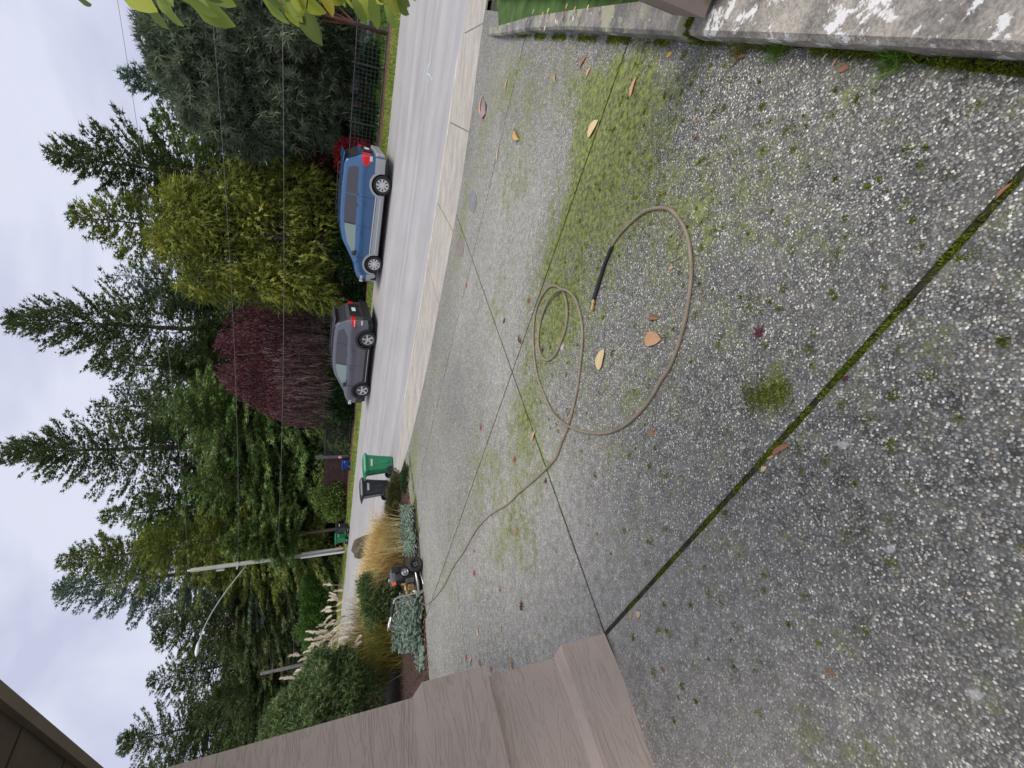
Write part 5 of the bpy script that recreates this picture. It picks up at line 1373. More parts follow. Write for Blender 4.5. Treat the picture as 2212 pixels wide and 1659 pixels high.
leaf(1170, 760, 1174, 752, 'oval', 'maroon', 'small dark oval leaf lying inside the inner small coil')
leaf(1445, 581, 1455, 577, 'oval', 'tan', 'tiny orange tan leaf near the top inside the big hose loop')
leaf(1499, 262, 1503, 250, 'oval', 'tan', 'tiny tan leaf on clean aggregate, upper of two in line')
leaf(1497, 303, 1508, 291, 'curl', 'brown', 'tiny brown leaf on clean aggregate, lower of two in line')
leaf(1123, 1322, 1130, 1296, 'maple', 'maroon', 'red and brown leaf pair on the drive between washer and garage')
leaf(1084, 1366, 1084, 1348, 'curl', 'tan', 'curled tan leaf on the drive right of the garage corner')
leaf(1035, 1375, 1033, 1352, 'curl', 'pale', 'thin pale curled leaf on the drive between the washer and the garage boards')
leaf(1017, 1438, 1020, 1418, 'curl', 'tan', 'upright tan leaf in the cluster by the garage siding, first')
leaf(1006, 1428, 1010, 1412, 'maple', 'red', 'red leaf in the cluster by the garage siding, topmost')
leaf(1040, 1440, 1036, 1420, 'curl', 'red', 'red curled leaf in the cluster by the garage siding, middle')
leaf(1059, 1452, 1063, 1440, 'maple', 'red', 'red leaf in the cluster by the garage siding, near the edge of the boards')
leaf(1110, 1448, 1106, 1420, 'curl', 'brown', 'brown curled leaf close to the edge of the siding boards')
leaf(1167, 1380, 1163, 1370, 'oval', 'gold', 'tiny golden leaf in front of the lowest lap board end')
leaf(1407, 1297, 1403, 1285, 'oval', 'pale', 'small pale orange leaf resting in the long joint, upper')
leaf(1383, 1322, 1374, 1331, 'oval', 'pale', 'pale leaf in the long joint near the garage corner, lower')
leaf(1358, 1335, 1366, 1329, 'oval', 'tan', 'tan leaf in the long joint nearest to the garage corner')
leaf(1023, 1195, 1026, 1185, 'maple', 'red', 'small red leaf near the hose, halfway to the washer')
leaf(1022, 1243, 1028, 1233, 'maple', 'red', 'small red leaf near the hose, second towards the washer')
leaf(1078, 1280, 1082, 1270, 'maple', 'red', 'small crimson leaf below the washer on the open slab')
leaf(2152, 428, 2188, 394, 'narrow', 'brown', 'reddish brown leaf in the thick mossy joint at the bottom right')
leaf(1822, 825, 1832, 811, 'oval', 'maroon', 'dark red leaf half under moss in the thick joint')
leaf(1605, 98, 1628, 84, 'curl', 'tan', 'crinkled tan leaf against a grass tuft at the wall foot')
leaf(1590, 128, 1612, 122, 'curl', 'brown', 'small brown leaf just below the grass tuft at the wall foot')
leaf(1775, 133, 1790, 114, 'long', 'pale', 'pale orange leaf by the big grass tuft, upper one')
leaf(1797, 146, 1812, 122, 'long', 'tan', 'orange tan leaf by the big grass tuft, middle one')
leaf(1812, 152, 1834, 146, 'oval', 'brown', 'rust coloured leaf by the big grass tuft, lowest one')
leaf(1440, 122, 1452, 116, 'oval', 'gold', 'tiny yellow leaf at the foot of the low wall')
leaf(1040, 250, 1046, 205, 'curl', 'tan', 'tan leaf on top of the wet clump of leaves near the road')
leaf(1050, 245, 1044, 222, 'oval', 'lilac', 'greyish purple leaf in the wet clump of leaves near the road')
leaf(1040, 256, 1050, 248, 'maple', 'brown', 'dark brown leaf at the lower end of the wet clump of leaves')
leaf(1005, 620, 1010, 614, 'maple', 'red', 'tiny red leaf on the pale apron strip')
leaf(945, 879, 947, 872, 'maple', 'red', 'tiny red leaf on the drive below the pale strip')
leaf(1112, 1152, 1120, 1140, 'maple', 'brown', 'small brown leaf on the mossy patch below the hose')
leaf(1600, 1068, 1606, 1060, 'curl', 'tan', 'tiny tan scrap on the long mossy joint')
# leaves scattered on the raised lawn
for i, (x, y, col, lb) in enumerate([(1182, 22, 'pale', 'pale peach leaf standing in the lawn grass, furthest up'), (1195, 45, 'gold', 'golden leaf in the lawn grass'), (1170, 30, 'tan', 'tan leaf in the lawn near the road end'), (1240, 18, 'tan', 'tan leaf mid lawn above the wall'),
                                   (1268, 14, 'pale', 'pale leaf in the lawn at the top edge'), (1212, 32, 'brown', 'brown leaf in the lawn behind the wall'), (1150, 24, 'lilac', 'greyish leaf in the lawn near the apron'), (1222, 12, 'tan', 'tan leaf at the top edge of the lawn'), (1175, 60, 'pale', 'pale leaf at the rim of the low wall'), (1290, 22, 'brown', 'brown leaf in the lawn close to the post')]):
    leaf(x, y + 8, x + 6, y - 8, 'oval', col, lb, h=.15 if y < 50 else .13, group='fallen leaves on the lawn', scale=.8)
# ================================================================== SMALL GROUND COVER
def raw_stuff(name, V, T, m, label):
    o = raw(name, V, T, m); return tag(o, label, kind='stuff')
def tufts_along(pa, pb, n, wid, size, h=.0, below=-.012, clump=.5):
    """short dome-like moss cushions along a line between two ground points"""
    u = rng.uniform(0, 1, n); keep = (np.sin(u * 37 + 1.3) + np.sin(u * 91) * .6 + rng.normal(0, .5, n)) > (-.9 + clump)
    u = u[keep]; n = len(u); d = np.array(pb - pa); P = np.array(pa) + d * u[:, None]
    s = np.array([-d[1], d[0], 0]); s /= np.linalg.norm(s); P += s * (rng.normal(0, wid, n))[:, None]; P[:, 2] += below - .004 + rng.uniform(0, .005, n)
    D = unit(n) * .8; D[:, 2] = np.abs(D[:, 2]) + .5
    return P, D, size * rng.uniform(.5, 1.3, n)
rng = np.random.default_rng(5)
Pm, Dm, Sm = [], [], []
def addm(r_): Pm.append(r_[0]); Dm.append(r_[1]); Sm.append(r_[2])
# the thick joint across the foreground, the middle joints, and the foot of the wall
addm(tufts_along(AB(2.5, .822), AB(-.27, .815), 15000, .011, .0125, clump=1.25))
addm(tufts_along(AB(1.35, .822), AB(-.05, .815), 7000, .015, .0135, clump=1.0))
addm(tufts_along(AB(2.9, 3.6), AB(6.2, 3.6), 2500, .008, .012, clump=.9))
addm(tufts_along(AB(2.85, 1.4), AB(2.85, 3.2), 6000, .008, .012, clump=.65))
addm(tufts_along(AB(-.2, 6.5), AB(9.3, 6.5), 7000, .014, .018, clump=.4))
addm(tufts_along(AB(-.1, 3.6), AB(1.6, 3.6), 5000, .012, .014, clump=.3))
addm(tufts_along(AB(1.03, .86), AB(1.05, 1.5), 1100, .006, .008, below=-.003, clump=.75))
addm(tufts_along(AB(.84, .90), AB(1.02, 1.04), 3200, .055, .011, below=-.002, clump=.2))
addm(tufts_along(AB(-.302, .2), AB(-.245, 3.0), 15000, .009, .012, below=-.004, clump=.45))
addm(tufts_along(AB(-.23, 3.0), AB(-.05, 7.2), 4500, .012, .02, below=0, clump=.9))
addm(tufts_along(ST(-.25, -2.6), ST(-.25, -.2), 3000, .03, .02, below=0, clump=.2))
for s_ in (2.25, 3.98): addm(tufts_along(ST(s_, -.65), ST(s_, IO(s_)), 1500, .012, .013, below=-.006, clump=.3))
addm(tufts_along(AB(8.8, 5.4), AB(9.4, 8.2), 2500, .05, .02, below=0, clump=.4))
addm(tufts_along(AB(-.29, 2.65, .14), AB(-.9, 2.64, .15), 1500, .012, .025, clump=.1))
addm(tufts_along(AB(-.245, 2.65, .0), AB(-.26, 2.65, .14), 300, .008, .022, clump=.1))
# scattered cushions
def dot(a, b, r_, n):
    p = np.array(AB(a, b)); q_ = rng.normal(0, 1, (n, 3)) * [r_, r_, 0]; P = p + q_; P[:, 2] = [G(x, y) for x, y in P[:, :2]]; D = unit(n) * .8; D[:, 2] = np.abs(D[:, 2]) + .5
    return P, D, rng.uniform(.004, .012, n)
for i in range(420):
    a = rng.uniform(-.2, 2.6); b = rng.uniform(.9, 3.4) if rng.random() < .75 else rng.uniform(.1, .8)
    if rng.random() < .35: a = rng.uniform(-.2, .8)
    addm(dot(a, b, rng.uniform(.004, .016), int(rng.uniform(8, 55))))
P, D, S = np.concatenate(Pm), np.concatenate(Dm), np.concatenate(Sm)
V, T = scatter(*TRI, P, D, S, width=np.full(len(P), 2.2)); raw_stuff('moss', V, T, F['moss'], 'green moss cushions in the joints and along the wall foot')
# proud pebbles in the nearest slabs
n = 15000
aa = rng.uniform(-.25, 2.7, n); bb = rng.uniform(-.1, 1, n) ** 1.0 * 3.0 - .0
bb = .05 + rng.power(1.0, n) * 2.9
P = np.array([[*(e1 * a + e2 * b)[:2], 0] for a, b in zip(aa, bb)]); P[:, 2] = -.0749 * P[:, 0] - .0435 * P[:, 1] + .0004
kp = np.abs(bb - .82) > .022; P = P[kp]; n = len(P)
tv = np.array([(-.5, -.32, 0), (.1, -.5, 0), (.5, -.1, 0), (.42, .33, 0), (-.15, .5, 0), (-.52, .15, 0), (0, 0, .3), (.18, .1, .27)], float); tf = np.array([(0, 1, 6), (1, 2, 7), (2, 3, 7), (3, 4, 7), (4, 5, 6), (5, 0, 6), (1, 7, 6), (4, 6, 7)])
az = rng.uniform(0, 2 * math.pi, n); D = np.stack([np.cos(az), np.sin(az), -.0749 * np.cos(az) - .0435 * np.sin(az)], 1)
V, T = scatter(tv, tf, P, D, rng.uniform(.0045, .009, n), roll=np.zeros(n)); raw_stuff('gravel', V, T, F['pebble'], 'rounded pebbles standing proud of the nearest concrete slabs')
# pine needles, twigs and crumbs on the drive
n = 1500; aa = rng.uniform(-.2, 8.5, n); bb = rng.uniform(.2, 8, n); P = np.array([[*(e1 * a + e2 * b)[:2], 0] for a, b in zip(aa, bb)]); P[:, 2] = [G(x, y) + .003 for x, y in P[:, :2]]
az = rng.uniform(0, 6.28, n); D = np.stack([np.cos(az), np.sin(az), np.zeros(n)], 1)
V, T = scatter(TRI[0] * [1, .35, 0], TRI[1], P, D, rng.uniform(.008, .03, n), roll=np.zeros(n)); raw_stuff('litter', V, T, F['chips'], 'tiny twigs and crumbs of bark strewn over the drive')

# grass blades
def blades(name, P, hgt, m, label, lean=.5, wd=.06):
    n = len(P); D = unit(n) * lean; D[:, 2] = 1
    tv = np.array([(0, -wd, 0), (0, wd, 0), (.55, -wd * .7, .06), (.55, wd * .7, .06), (1, 0, .22)], float); tf = np.array([(0, 1, 3), (0, 3, 2), (2, 3, 4)])
    V, T = scatter(tv, tf, P, D, hgt); return raw_stuff(name, V, T, m, label)
n = 40000; ss = rng.uniform(-12, 48, n); tt = 7.72 + rng.uniform(0, 1, n) ** .9 * 1.38
P = K0 + RD * ss[:, None] + RP * tt[:, None]; P[:, 2] = [G(x, y) for x, y in P[:, :2]]
blades('verge_grass', P, rng.uniform(.05, .14, n) , F['grass'], 'short yellowish green grass on the far verge', wd=.16)
n = 9000; ss = rng.uniform(-12, 18, n); tt = rng.uniform(10.6, 14, n)
P = K0 + RD * ss[:, None] + RP * tt[:, None]; P[:, 2] = [G(x, y) for x, y in P[:, :2]]
blades('yard_grass', P, rng.uniform(.08, .2, n), F['lawng'], 'grass of the yard behind the wire fence', wd=.2)
# raised lawn blades (triangle between wall, pavement strip and frame edge)
n = 36000; aa = -.42 - rng.power(.6, n) ** 1.2 * 4.2 * 0 - rng.uniform(0, 1, n) ** 1.6 * 4.5; bb = rng.uniform(2.4, 9.0, n)
P = np.array([e1 * a + e2 * b for a, b in zip(aa, bb)]); sx = np.array([st(x, y) for x, y in P[:, :2]]); kp = sx[:, 1] < -2.55; P = P[kp]; bb = bb[kp]
P[:, 2] = [G(x, y) for x, y in P[:, :2]] ; P[:, 2] += np.interp(bb, [2.4, 7.2, 8.9], [LW + .02, LW + .01, .03])
blades('lawn_grass', P, rng.uniform(.04, .095, len(P)), F['lawng'], 'green lawn grass behind the low wall', wd=.07)
def tuft_at(p, n, hgt, m, label, name='grass_tuft', spread=.02, cat='grass tuft', group=None, lean=.75):
    D = unit(n) * lean; D[:, 2] = np.abs(D[:, 2]) * .6 + .45; P = rng.normal(0, spread, (n, 3)); P[:, 2] = 0
    tv = np.array([(0, -.02, 0), (0, .02, 0), (.5, -.018, .05), (.5, .018, .05), (1, 0, -.1)], float); tf = np.array([(0, 1, 3), (0, 3, 2), (2, 3, 4)])
    V, T = scatter(tv, tf, P, D, hgt * rng.uniform(.5, 1.1, n)); o = raw(name, V, T, m); o.location = p; return tag(o, label, cat, group)
tuft_at(AB(-.29, 1.42, .002), 240, .085, F['lawng'], 'largest dark green grass tuft growing at the foot of the near wall', spread=.028)
tuft_at(AB(-.265, 2.02, .002), 190, .075, F['lawng'], 'green grass tuft with straw blades at the wall foot, towards the post')
tuft_at(AB(-.24, 2.28, .005), 110, .08, F['ggrass'], 'small pale grass tuft at the wall foot just before the crack')

# ================================================================== PLANTING ON THE LEFT
def mound(name, p, rx, ry, h, n, size, m, label, cat, tmpl=TRI, yaw=0.0, up=.3, seed=0, width=None, stems=None, lumps=0.0):
    global rng
    rng = np.random.default_rng(900 + seed)
    o = empty(name, p, rot=yaw, label=label, cat=cat)
    u = unit(n); u[:, 2] = np.abs(u[:, 2])
    rr = rng.uniform(.72, 1.03, n)
    if lumps: rr *= 1 + lumps * np.sin(u[:, 0] * 7 + 1) * np.cos(u[:, 1] * 6 + u[:, 2] * 5)
    P = u * rr[:, None] * [rx, ry, h]; D = u + unit(n) * .5; D[:, 2] += up
    P[:, 2] = np.maximum(P[:, 2], .01)
    V, T = scatter(*tmpl, P, D, size * rng.uniform(.6, 1.3, n), width=width)
    raw('foliage', V, T, m, o); return o
# blue juniper shoots: little fat fingers
kk = 6; tvj = [(0, .16 * math.cos(2 * math.pi * k / kk), .16 * math.sin(2 * math.pi * k / kk)) for k in range(kk)] + [(.7, .2 * math.cos(2 * math.pi * k / kk), .2 * math.sin(2 * math.pi * k / kk)) for k in range(kk)] + [(1.0, 0, 0)]
tfj = [(k, (k + 1) % kk, kk + (k + 1) % kk) for k in range(kk)] + [(k, kk + (k + 1) % kk, kk + k) for k in range(kk)] + [(kk + k, kk + (k + 1) % kk, 2 * kk) for k in range(kk)]
FING = (np.array(tvj), np.array(tfj))
def juniper(y0, y1, x0, x1, n, label, seed, hmax=.22, size=.095):
    """spreading juniper between two picture columns of the bed edge"""
    global rng
    rng = np.random.default_rng(300 + seed)
    base = hit((x0 + x1) / 2, (y0 + y1) / 2); o = empty('juniper', base, label=label, cat='shrub')
    P = []
    for i in range(n):
        q_ = hit(x0 + (x1 - x0) * rng.uniform(0, 1), y0 + (y1 - y0) * rng.uniform(0, 1)); 
        P.append((q_.x - base.x, q_.y - base.y, q_.z - base.z + rng.uniform(0, hmax) * rng.uniform(.4, 1)))
    P = np.array(P); D = unit(n) * .9; D[:, 2] = np.abs(D[:, 2]) * .5 + .12; D[:, 1] -= .35
    V, T = scatter(*FING, P, D, size * rng.uniform(.55, 1.3, n)); raw('shoots', V, T, F['juniper'], o)
    n2 = n * 6; idx = rng.integers(0, n, n2); P2 = P[idx] + D[idx] * (size * rng.uniform(.1, .9, (n2, 1))); V, T = scatter(*TRI, P2, D[idx] * .6 + unit(n2), .035 * rng.uniform(.6, 1.2, n2)); raw('needles', V, T, F['juniper'], o)
    return o
juniper(1092, 1152, 897, 871, 900, 'low blue green juniper with yellow tips edging the drive right of the washer', 1, hmax=.16)
juniper(1150, 1196, 902, 880, 520, 'low blue green juniper edging the drive just right of the washer wheel', 2, hmax=.14)
juniper(1285, 1400, 918, 866, 1900, 'large spreading blue juniper behind the washer handle', 3, hmax=.34, size=.11)
juniper(1392, 1440, 922, 908, 220, 'small sprig of blue juniper at the mulch edge near the garage', 4, hmax=.08, size=.09)
# heather-like dark ground cover
g = hit(862, 1078); mound('ground_cover', g, .95, .6, .34, 9000, .07, foliage('heather', [(.03, .03, .018), (.075, .08, .03), (.13, .13, .05)], scale=3), 'dark olive heather like ground cover beside the dark bin', 'shrub', yaw=R(147), seed=1, lumps=.25)
g = hit(880, 1040); mound('ground_cover', g, .5, .3, .14, 2500, .05, F['dark'], 'low dark creeping plant at the tip of the bed beside the green bin', 'shrub', yaw=R(147), seed=2, lumps=.3)
g = hit(866, 1128); mound('ground_cover', g, .6, .5, .3, 4500, .08, foliage('brown_fern', [(.05, .035, .02), (.12, .10, .04), (.2, .17, .07)], scale=3), 'brownish green low plants between heather and straw grass', 'shrub', yaw=R(147), seed=3, lumps=.25)
# ornamental grasses
def grass_clump(name, p, n, hgt, spread, m, label, lean=.6, bend=.5, wd=.008, seed=0, dirb=(0, 0), cat='ornamental grass'):
    global rng
    rng = np.random.default_rng(700 + seed)
    o = empty(name, p, label=label, cat=cat)
    base = rng.normal(0, spread, (n, 3)); base[:, 2] = 0
    az = rng.uniform(0, 2 * math.pi, n); ln = np.abs(rng.normal(lean, lean * .45, n)); H = hgt * rng.uniform(.6, 1.08, n)
    dx, dy = np.cos(az) * ln + dirb[0], np.sin(az) * ln + dirb[1]
    K = 5; V = np.zeros((n, K + 1, 2, 3)); side = np.stack([-np.sin(az), np.cos(az), np.zeros(n)], 1) 
    for k in range(K + 1):
        u = k / K
        c = base + np.stack([dx * (u * .45 + bend * u * u) * H, dy * (u * .45 + bend * u * u) * H, H * (u - bend * .42 * u ** 3 * np.minimum(1.3, np.hypot(dx, dy) + .2))], 1)
        ww = wd * (1 - u) ** .6 + .0012
        V[:, k, 0] = c + side * ww; V[:, k, 1] = c - side * ww
    idx = np.arange(n)[:, None] * (K + 1) * 2; T = []
    for k in range(K): T.append(np.stack([2 * k, 2 * k + 1, 2 * k + 3, 2 * k + 2])[None] + idx)
    T = np.concatenate([t[:, :] for t in T]).reshape(-1, 4)
    raw('blades', V.reshape(-1, 3), T, m, o); return o
def bedpt(y, x, dep):
    """a point of the bed seen towards picture column y, at a given depth"""
    d = ray(x, y) * dep; return Vector((d[0], d[1], G(d[0], d[1])))
grass_clump('straw_grass', bedpt(1180, 860, 12.0), 4200, 1.0, .24, F['straw'], 'straw coloured ornamental grass clump beside the boulder, rightmost', seed=1, lean=.65, wd=.006)
grass_clump('straw_grass', bedpt(1222, 850, 12.2), 4200, 1.1, .26, F['straw'], 'straw coloured ornamental grass clump above the washer wheel', seed=2, lean=.65, wd=.006)
grass_clump('straw_grass', bedpt(1262, 830, 13.2), 4200, 1.15, .28, F['straw'], 'straw coloured ornamental grass clump above the washer fuel tank', seed=3, lean=.6, wd=.006)
grass_clump('straw_grass', bedpt(1148, 860, 12.6), 2000, .62, .2, F['ggrass'], 'low greenish gold grass between heather and straw grass', seed=4, lean=.65, wd=.006)
grass_clump('golden_grass', bedpt(1352, 830, 12.0), 1800, .95, .24, F['ggrass'], 'green and gold arching grass right of the clipped dome shrub', seed=5, lean=.6, wd=.008)
grass_clump('golden_grass', bedpt(1392, 830, 11.0), 1500, .9, .22, F['ggrass'], 'yellow leaved grass clump tucked against the clipped dome shrub', seed=6, lean=.6, wd=.008)
# low green shrub behind the washer
crown_tree('shrub', bedpt(1300, 840, 11.4), .1, [(0, 0, .5, .55, .5, .5), (-.5, .2, .42, .45, .4, .42), (.35, .2, .62, .4, .4, .45)], F['dome'], 'soft dark green conifer shrub behind the washer handle', tm=None, size=.10, per=1500, cat='shrub', limbs=False, seed=31, tmpl=FERN_S, shell=.7)
# pampas like plumes
def plume_grass(p, n, hgt, spread, label, seed, nb=700, lean=.28):
    global rng
    o = grass_clump('plume_grass', p, nb, hgt * .72, spread, F['ggrass'], label, seed=seed, lean=.45, wd=.007)
    rng = np.random.default_rng(seed)
    stems = MB()
    for i in range(n):
        a = rng.uniform(0, 2 * math.pi); l = abs(rng.normal(lean, .13)); H = hgt * rng.uniform(.72, 1.06)
        b0 = Vector((rng.normal(0, spread * .8), rng.normal(0, spread * .8), 0)); dr = Vector((math.cos(a) * l - .12, math.sin(a) * l, 1)).normalized()
        tip = b0 + dr * H; stems.tube([b0, b0 + dr * H * .5, tip], .004, n=3, cap=False)
        m_ = 105; u = rng.uniform(0, 1, m_); L_ = .36 * rng.uniform(.75, 1.2); cd = np.array([dr.x * 1.6, dr.y * 1.6, .75]); cd = cd / np.linalg.norm(cd); curl = np.array([-.55, 0, -.42])
        P = np.array(tip) - cd * .03 + cd * (L_ * u)[:, None] + curl * (L_ * .42 * u ** 2)[:, None] + rng.normal(0, .012, (m_, 3)) * (1.1 - u)[:, None]
        D = cd + unit(m_) * .5 + curl * u[:, None] * .8
        V, T = scatter(TRI[0] * [1, .45, 1], TRI[1], P, D, .095 * (1.25 - u * .7)); raw('plume', V, T, F['plume'], o)
    stems.build('stems', F['straw'], o); return o
plume_grass(bedpt(1330, 800, 14.5), 34, 1.7, .35, 'tall grass with curling white plumes against the road, rightmost clump', 41)
plume_grass(bedpt(1385, 800, 13.2), 40, 2.1, .32, 'tall grass with curling white plumes rising behind the dome shrub, middle clump', 42)
plume_grass(bedpt(1440, 800, 13.0), 34, 2.5, .3, 'tall grass with curling white plumes at the left, tallest clump', 43)
plume_grass(bedpt(1375, 830, 11.6), 14, 1.25, .25, 'short plumed grass leaning over the yellow leaves beside the dome shrub', 44)
# clipped dome shrub
dp = bedpt(1650, 800, 10.3)
dome = empty('dome_shrub', dp, label='big clipped dome shaped conifer shrub on bare brown stems beside the garage', cat='shrub')
rng = np.random.default_rng(77)
n = 60000; u = unit(n); u[:, 2] = u[:, 2] * .8 + .22; u /= np.linalg.norm(u, axis=1, keepdims=True)
bump_ = 1 + .05 * np.sin(u[:, 0] * 9 + 2) * np.cos(u[:, 1] * 8) + .04 * np.sin(u[:, 2] * 13 + u[:, 0] * 6)
RX, RY, RZ, ZC = 2.6, 2.0, 1.5, 1.42
P = u * (rng.uniform(.86, 1.0, n) * bump_)[:, None] * [RX, RY, RZ] + [0, 0, ZC]; kp = P[:, 2] > .42 + .15 * np.sin(P[:, 0] * 3); P, u = P[kp], u[kp]
V, T = scatter(*FERN_S, P, u * .55 + unit(len(P)) * .75, .12 * rng.uniform(.6, 1.3, len(P))); raw('foliage', V, T, F['dome'], dome)
n = 9000; uu = unit(n); P = uu * rng.uniform(.35, .8, n)[:, None] * [RX, RY, RZ] + [0, 0, ZC - .1]; kp = P[:, 2] > .3; P = P[kp]
V, T = scatter(*TRI, P, unit(len(P)), .14 * rng.uniform(.5, 1.3, len(P))); raw('inner_twigs', V, T, foliage('inner_twigs', [(.04, .022, .014), (.09, .045, .03), (.14, .08, .05)], trans=0), dome)
sb = MB()
for k in range(13):
    a = k * 2.4; r_ = .1 + .06 * k; sb.tube([(math.cos(a) * r_ * .4, math.sin(a) * r_ * .4, -.1), (math.cos(a) * r_ * 1.1, math.sin(a) * r_ * 1.1, .6), (math.cos(a) * r_ * 1.8, math.sin(a) * r_ * 1.6, 1.5)], [.045, .03, .015], n=6)
sb.build('stems', MT['bark'], dome)
# mulch chips
n = 26000; yy = rng.uniform(840, 930, n)
aa = 8.92 + rng.power(.8, n) * 6; bb = rng.uniform(.9, 8.6, n); P = np.array([e1 * a + e2 * b for a, b in zip(aa, bb)]); sx = np.array([st(x, y)[1] for x, y in P[:, :2]]); kp = (sx < np.array([-2.3 if False else -1.35] * len(aa))) & (aa > np.array([left_a(b) + .03 for b in bb])); P = P[kp]; P[:, 2] = [G(x, y) + .015 for x, y in P[:, :2]]
V, T = scatter(LEAF[0], LEAF[1], P, unit(len(P)) * [1, 1, .35], rng.uniform(.015, .06, len(P))); raw_stuff('bark_mulch', V, T, F['chips'], 'reddish brown bark mulch covering the planting bed')
# fallen leaf litter along bed edge
n = 900; bb = rng.uniform(2.4, 8, n); aa = np.array([left_a(b) for b in bb]) + rng.normal(.03, .05, n); P = np.array([e1 * a + e2 * b for a, b in zip(aa, bb)]); P[:, 2] = [G(x, y) + .012 for x, y in P[:, :2]]
V, T = scatter(*LEAF, P, unit(n) * [1, 1, .4], rng.uniform(.015, .045, n)); raw_stuff('leaf_litter', V, T, foliage('litter_leaves', [(.2, .08, .03), (.45, .2, .06), (.6, .38, .12)], scale=9, trans=0), 'tiny orange dead leaves along the edge of the bed')
# ================================================================== TREES
def base_at(x, y, t):
    d, q_ = at_t(y, t, x); p = Vector((d[0], d[1], G(d[0], d[1]))); return p, q_, z_at(x, y, q_) - p.z
def tree_px(name, x, y, t, halfpx, m, label, **kw):
    p, q_, h = base_at(x, y, t); return conifer(name, p, h, halfpx / FPX * q_, m, label, **kw)
g_ = 'conifers behind the road'
# tall conifers from right to left (picture bottom is left)
tree_px('fir_tree', 271, 174, 21, 95, F['firblue'], 'slim dark fir peaking above the blue green pine at the far right', seed=1, dens=.85, tip_up=.9, group=g_, droop=.1, gap=.1)
tree_px('fir_tree', 335, 60, 19, 120, F['firblue'], 'dark fir crown rising behind the overhanging leaves at the right edge', seed=2, dens=.8, group=g_)
tree_px('fir_tree', 116, 332, 22, 150, F['fir'], 'tall pointed fir between the slim fir and the feathery topped cedar', seed=3, dens=.9, tip_up=.9, droop=.15, group=g_)
tree_px('fir_tree', 330, 255, 17, 120, F['cedar'], 'mid height dark green conifer between the pine and the golden cedar', seed=4, dens=.85, group=g_)
tree_px('cedar_tree', 149, 466, 16, 150, F['olive'], 'feathery topped olive cedar right behind the golden cedar', seed=5, dens=1.0, tip_up=.6, droop=.3, group=g_, spray=.46)
tree_px('fir_tree', 28, 698, 24, 165, F['fir'], 'very tall open fir with upswept branch tips behind the purple tree', seed=6, dens=.85, tip_up=1.0, droop=.0, group=g_, shape=.7)
tree_px('fir_tree', 245, 600, 27, 110, F['firblue'], 'distant fir filling the notch right of the very tall open fir', seed=20, dens=.7, group=g_)
tree_px('fir_tree', 198, 789, 30, 105, F['fir'], 'small pointed fir left of the very tall open fir', seed=7, dens=.7, group=g_, tip_up=.7)
tree_px('fir_tree', 240, 845, 33, 95, F['firblue'], 'distant dark fir in the gap between the two tallest firs', seed=8, dens=.65, group=g_)
tree_px('fir_tree', 205, 880, 25, 90, F['fir'], 'fir with a thin twisted top just right of the tallest fir', seed=9, dens=.75, group=g_)
tree_px('fir_tree', 5, 985, 20.5, 185, F['fir'], 'tallest fir of all, its tip touching the top of the view', seed=10, dens=.9, tip_up=.8, droop=.15, group=g_, shape=.75)
tree_px('cedar_tree', 345, 885, 15.5, 165, F['cedar'], 'drooping green cedar standing left of the purple tree', seed=11, dens=1.0, droop=.6, tip_up=.2, spray=.5, group=g_, shape=.6)
tree_px('cedar_tree', 395, 1040, 13.5, 110, F['cedar'], 'bushy green cedar behind the wheelie bins', seed=12, dens=1.0, droop=.5, spray=.46, group=g_, shape=.6)
tree_px('cedar_tree', 225, 1108, 17.5, 110, F['cedar'], 'green conifer between the tallest fir and the yellow green cedar', seed=13, dens=.9, group=g_)
tree_px('cedar_tree', 128, 1215, 20, 130, F['olive'], 'tall yellow green cedar rising behind the utility pole', seed=14, dens=1.0, droop=.35, group=g_, shape=.7, spray=.46)
tree_px('cedar_tree', 300, 1190, 12.5, 95, F['olive'], 'bright yellow green cedar foliage right behind the utility pole', seed=24, dens=.95, droop=.4, group=g_, shape=.5)
tree_px('fir_tree', 118, 1278, 23, 140, F['firblue'], 'dark fir leaning left of the utility pole', seed=15, dens=.9, group=g_, tip_up=.6)
tree_px('fir_tree', 330, 1372, 17, 120, F['fir'], 'dark drooping fir beneath the street lamp head', seed=16, dens=.95, group=g_, droop=.5)
tree_px('fir_tree', 322, 1472, 20, 110, F['fir'], 'dark fir with a notched top left of the street lamp', seed=17, dens=.9, group=g_)
tree_px('fir_tree', 420, 1545, 15, 120, F['fir'], 'shorter dark fir above the clipped dome shrub', seed=18, dens=.9, group=g_)
tree_px('fir_tree', 259, 1612, 18, 130, F['fir'], 'dark fir with layered branches near the roof eaves, leftmost but one', seed=19, dens=.95, group=g_, tip_up=.6)
tree_px('fir_tree', 288, 1690, 16, 130, F['fir'], 'dark fir cut by the left edge of the view below the eaves', seed=21, dens=.9, group=g_)
def filler(src, x, y, t, wide, turn, label):
    o = bpy.data.objects[src]; p, q_, h = base_at(x, y, t)
    h0 = max(v.co.z for v in o.children[1].data.vertices) if len(o.children) > 1 else 10
    c = copy_tree(o); c.location = p; k = h / h0; c.scale = (k * wide, k * wide, k); c.rotation_euler = (0, 0, turn); c['label'] = label; c['group'] = g_
bpy.context.view_layer.update()
filler('fir_tree.010', 300, 640, 26, 1.15, 1.0, 'dark fir closing the gap behind the top of the purple tree')
filler('cedar_tree.004', 300, 940, 23, 1.2, 2.0, 'green cedar filling in behind the drooping cedar, under the tallest fir')
filler('fir_tree.009', 300, 1150, 25, 1.3, 3.0, 'dark fir filling the space behind the top of the utility pole')
filler('cedar_tree.004', 330, 1330, 24, 1.2, 4.0, 'green conifer directly behind the curved lamp arm')
filler('fir_tree.014', 400, 1420, 22, 1.2, 5.0, 'full dark fir on the slope left of the lamp head')
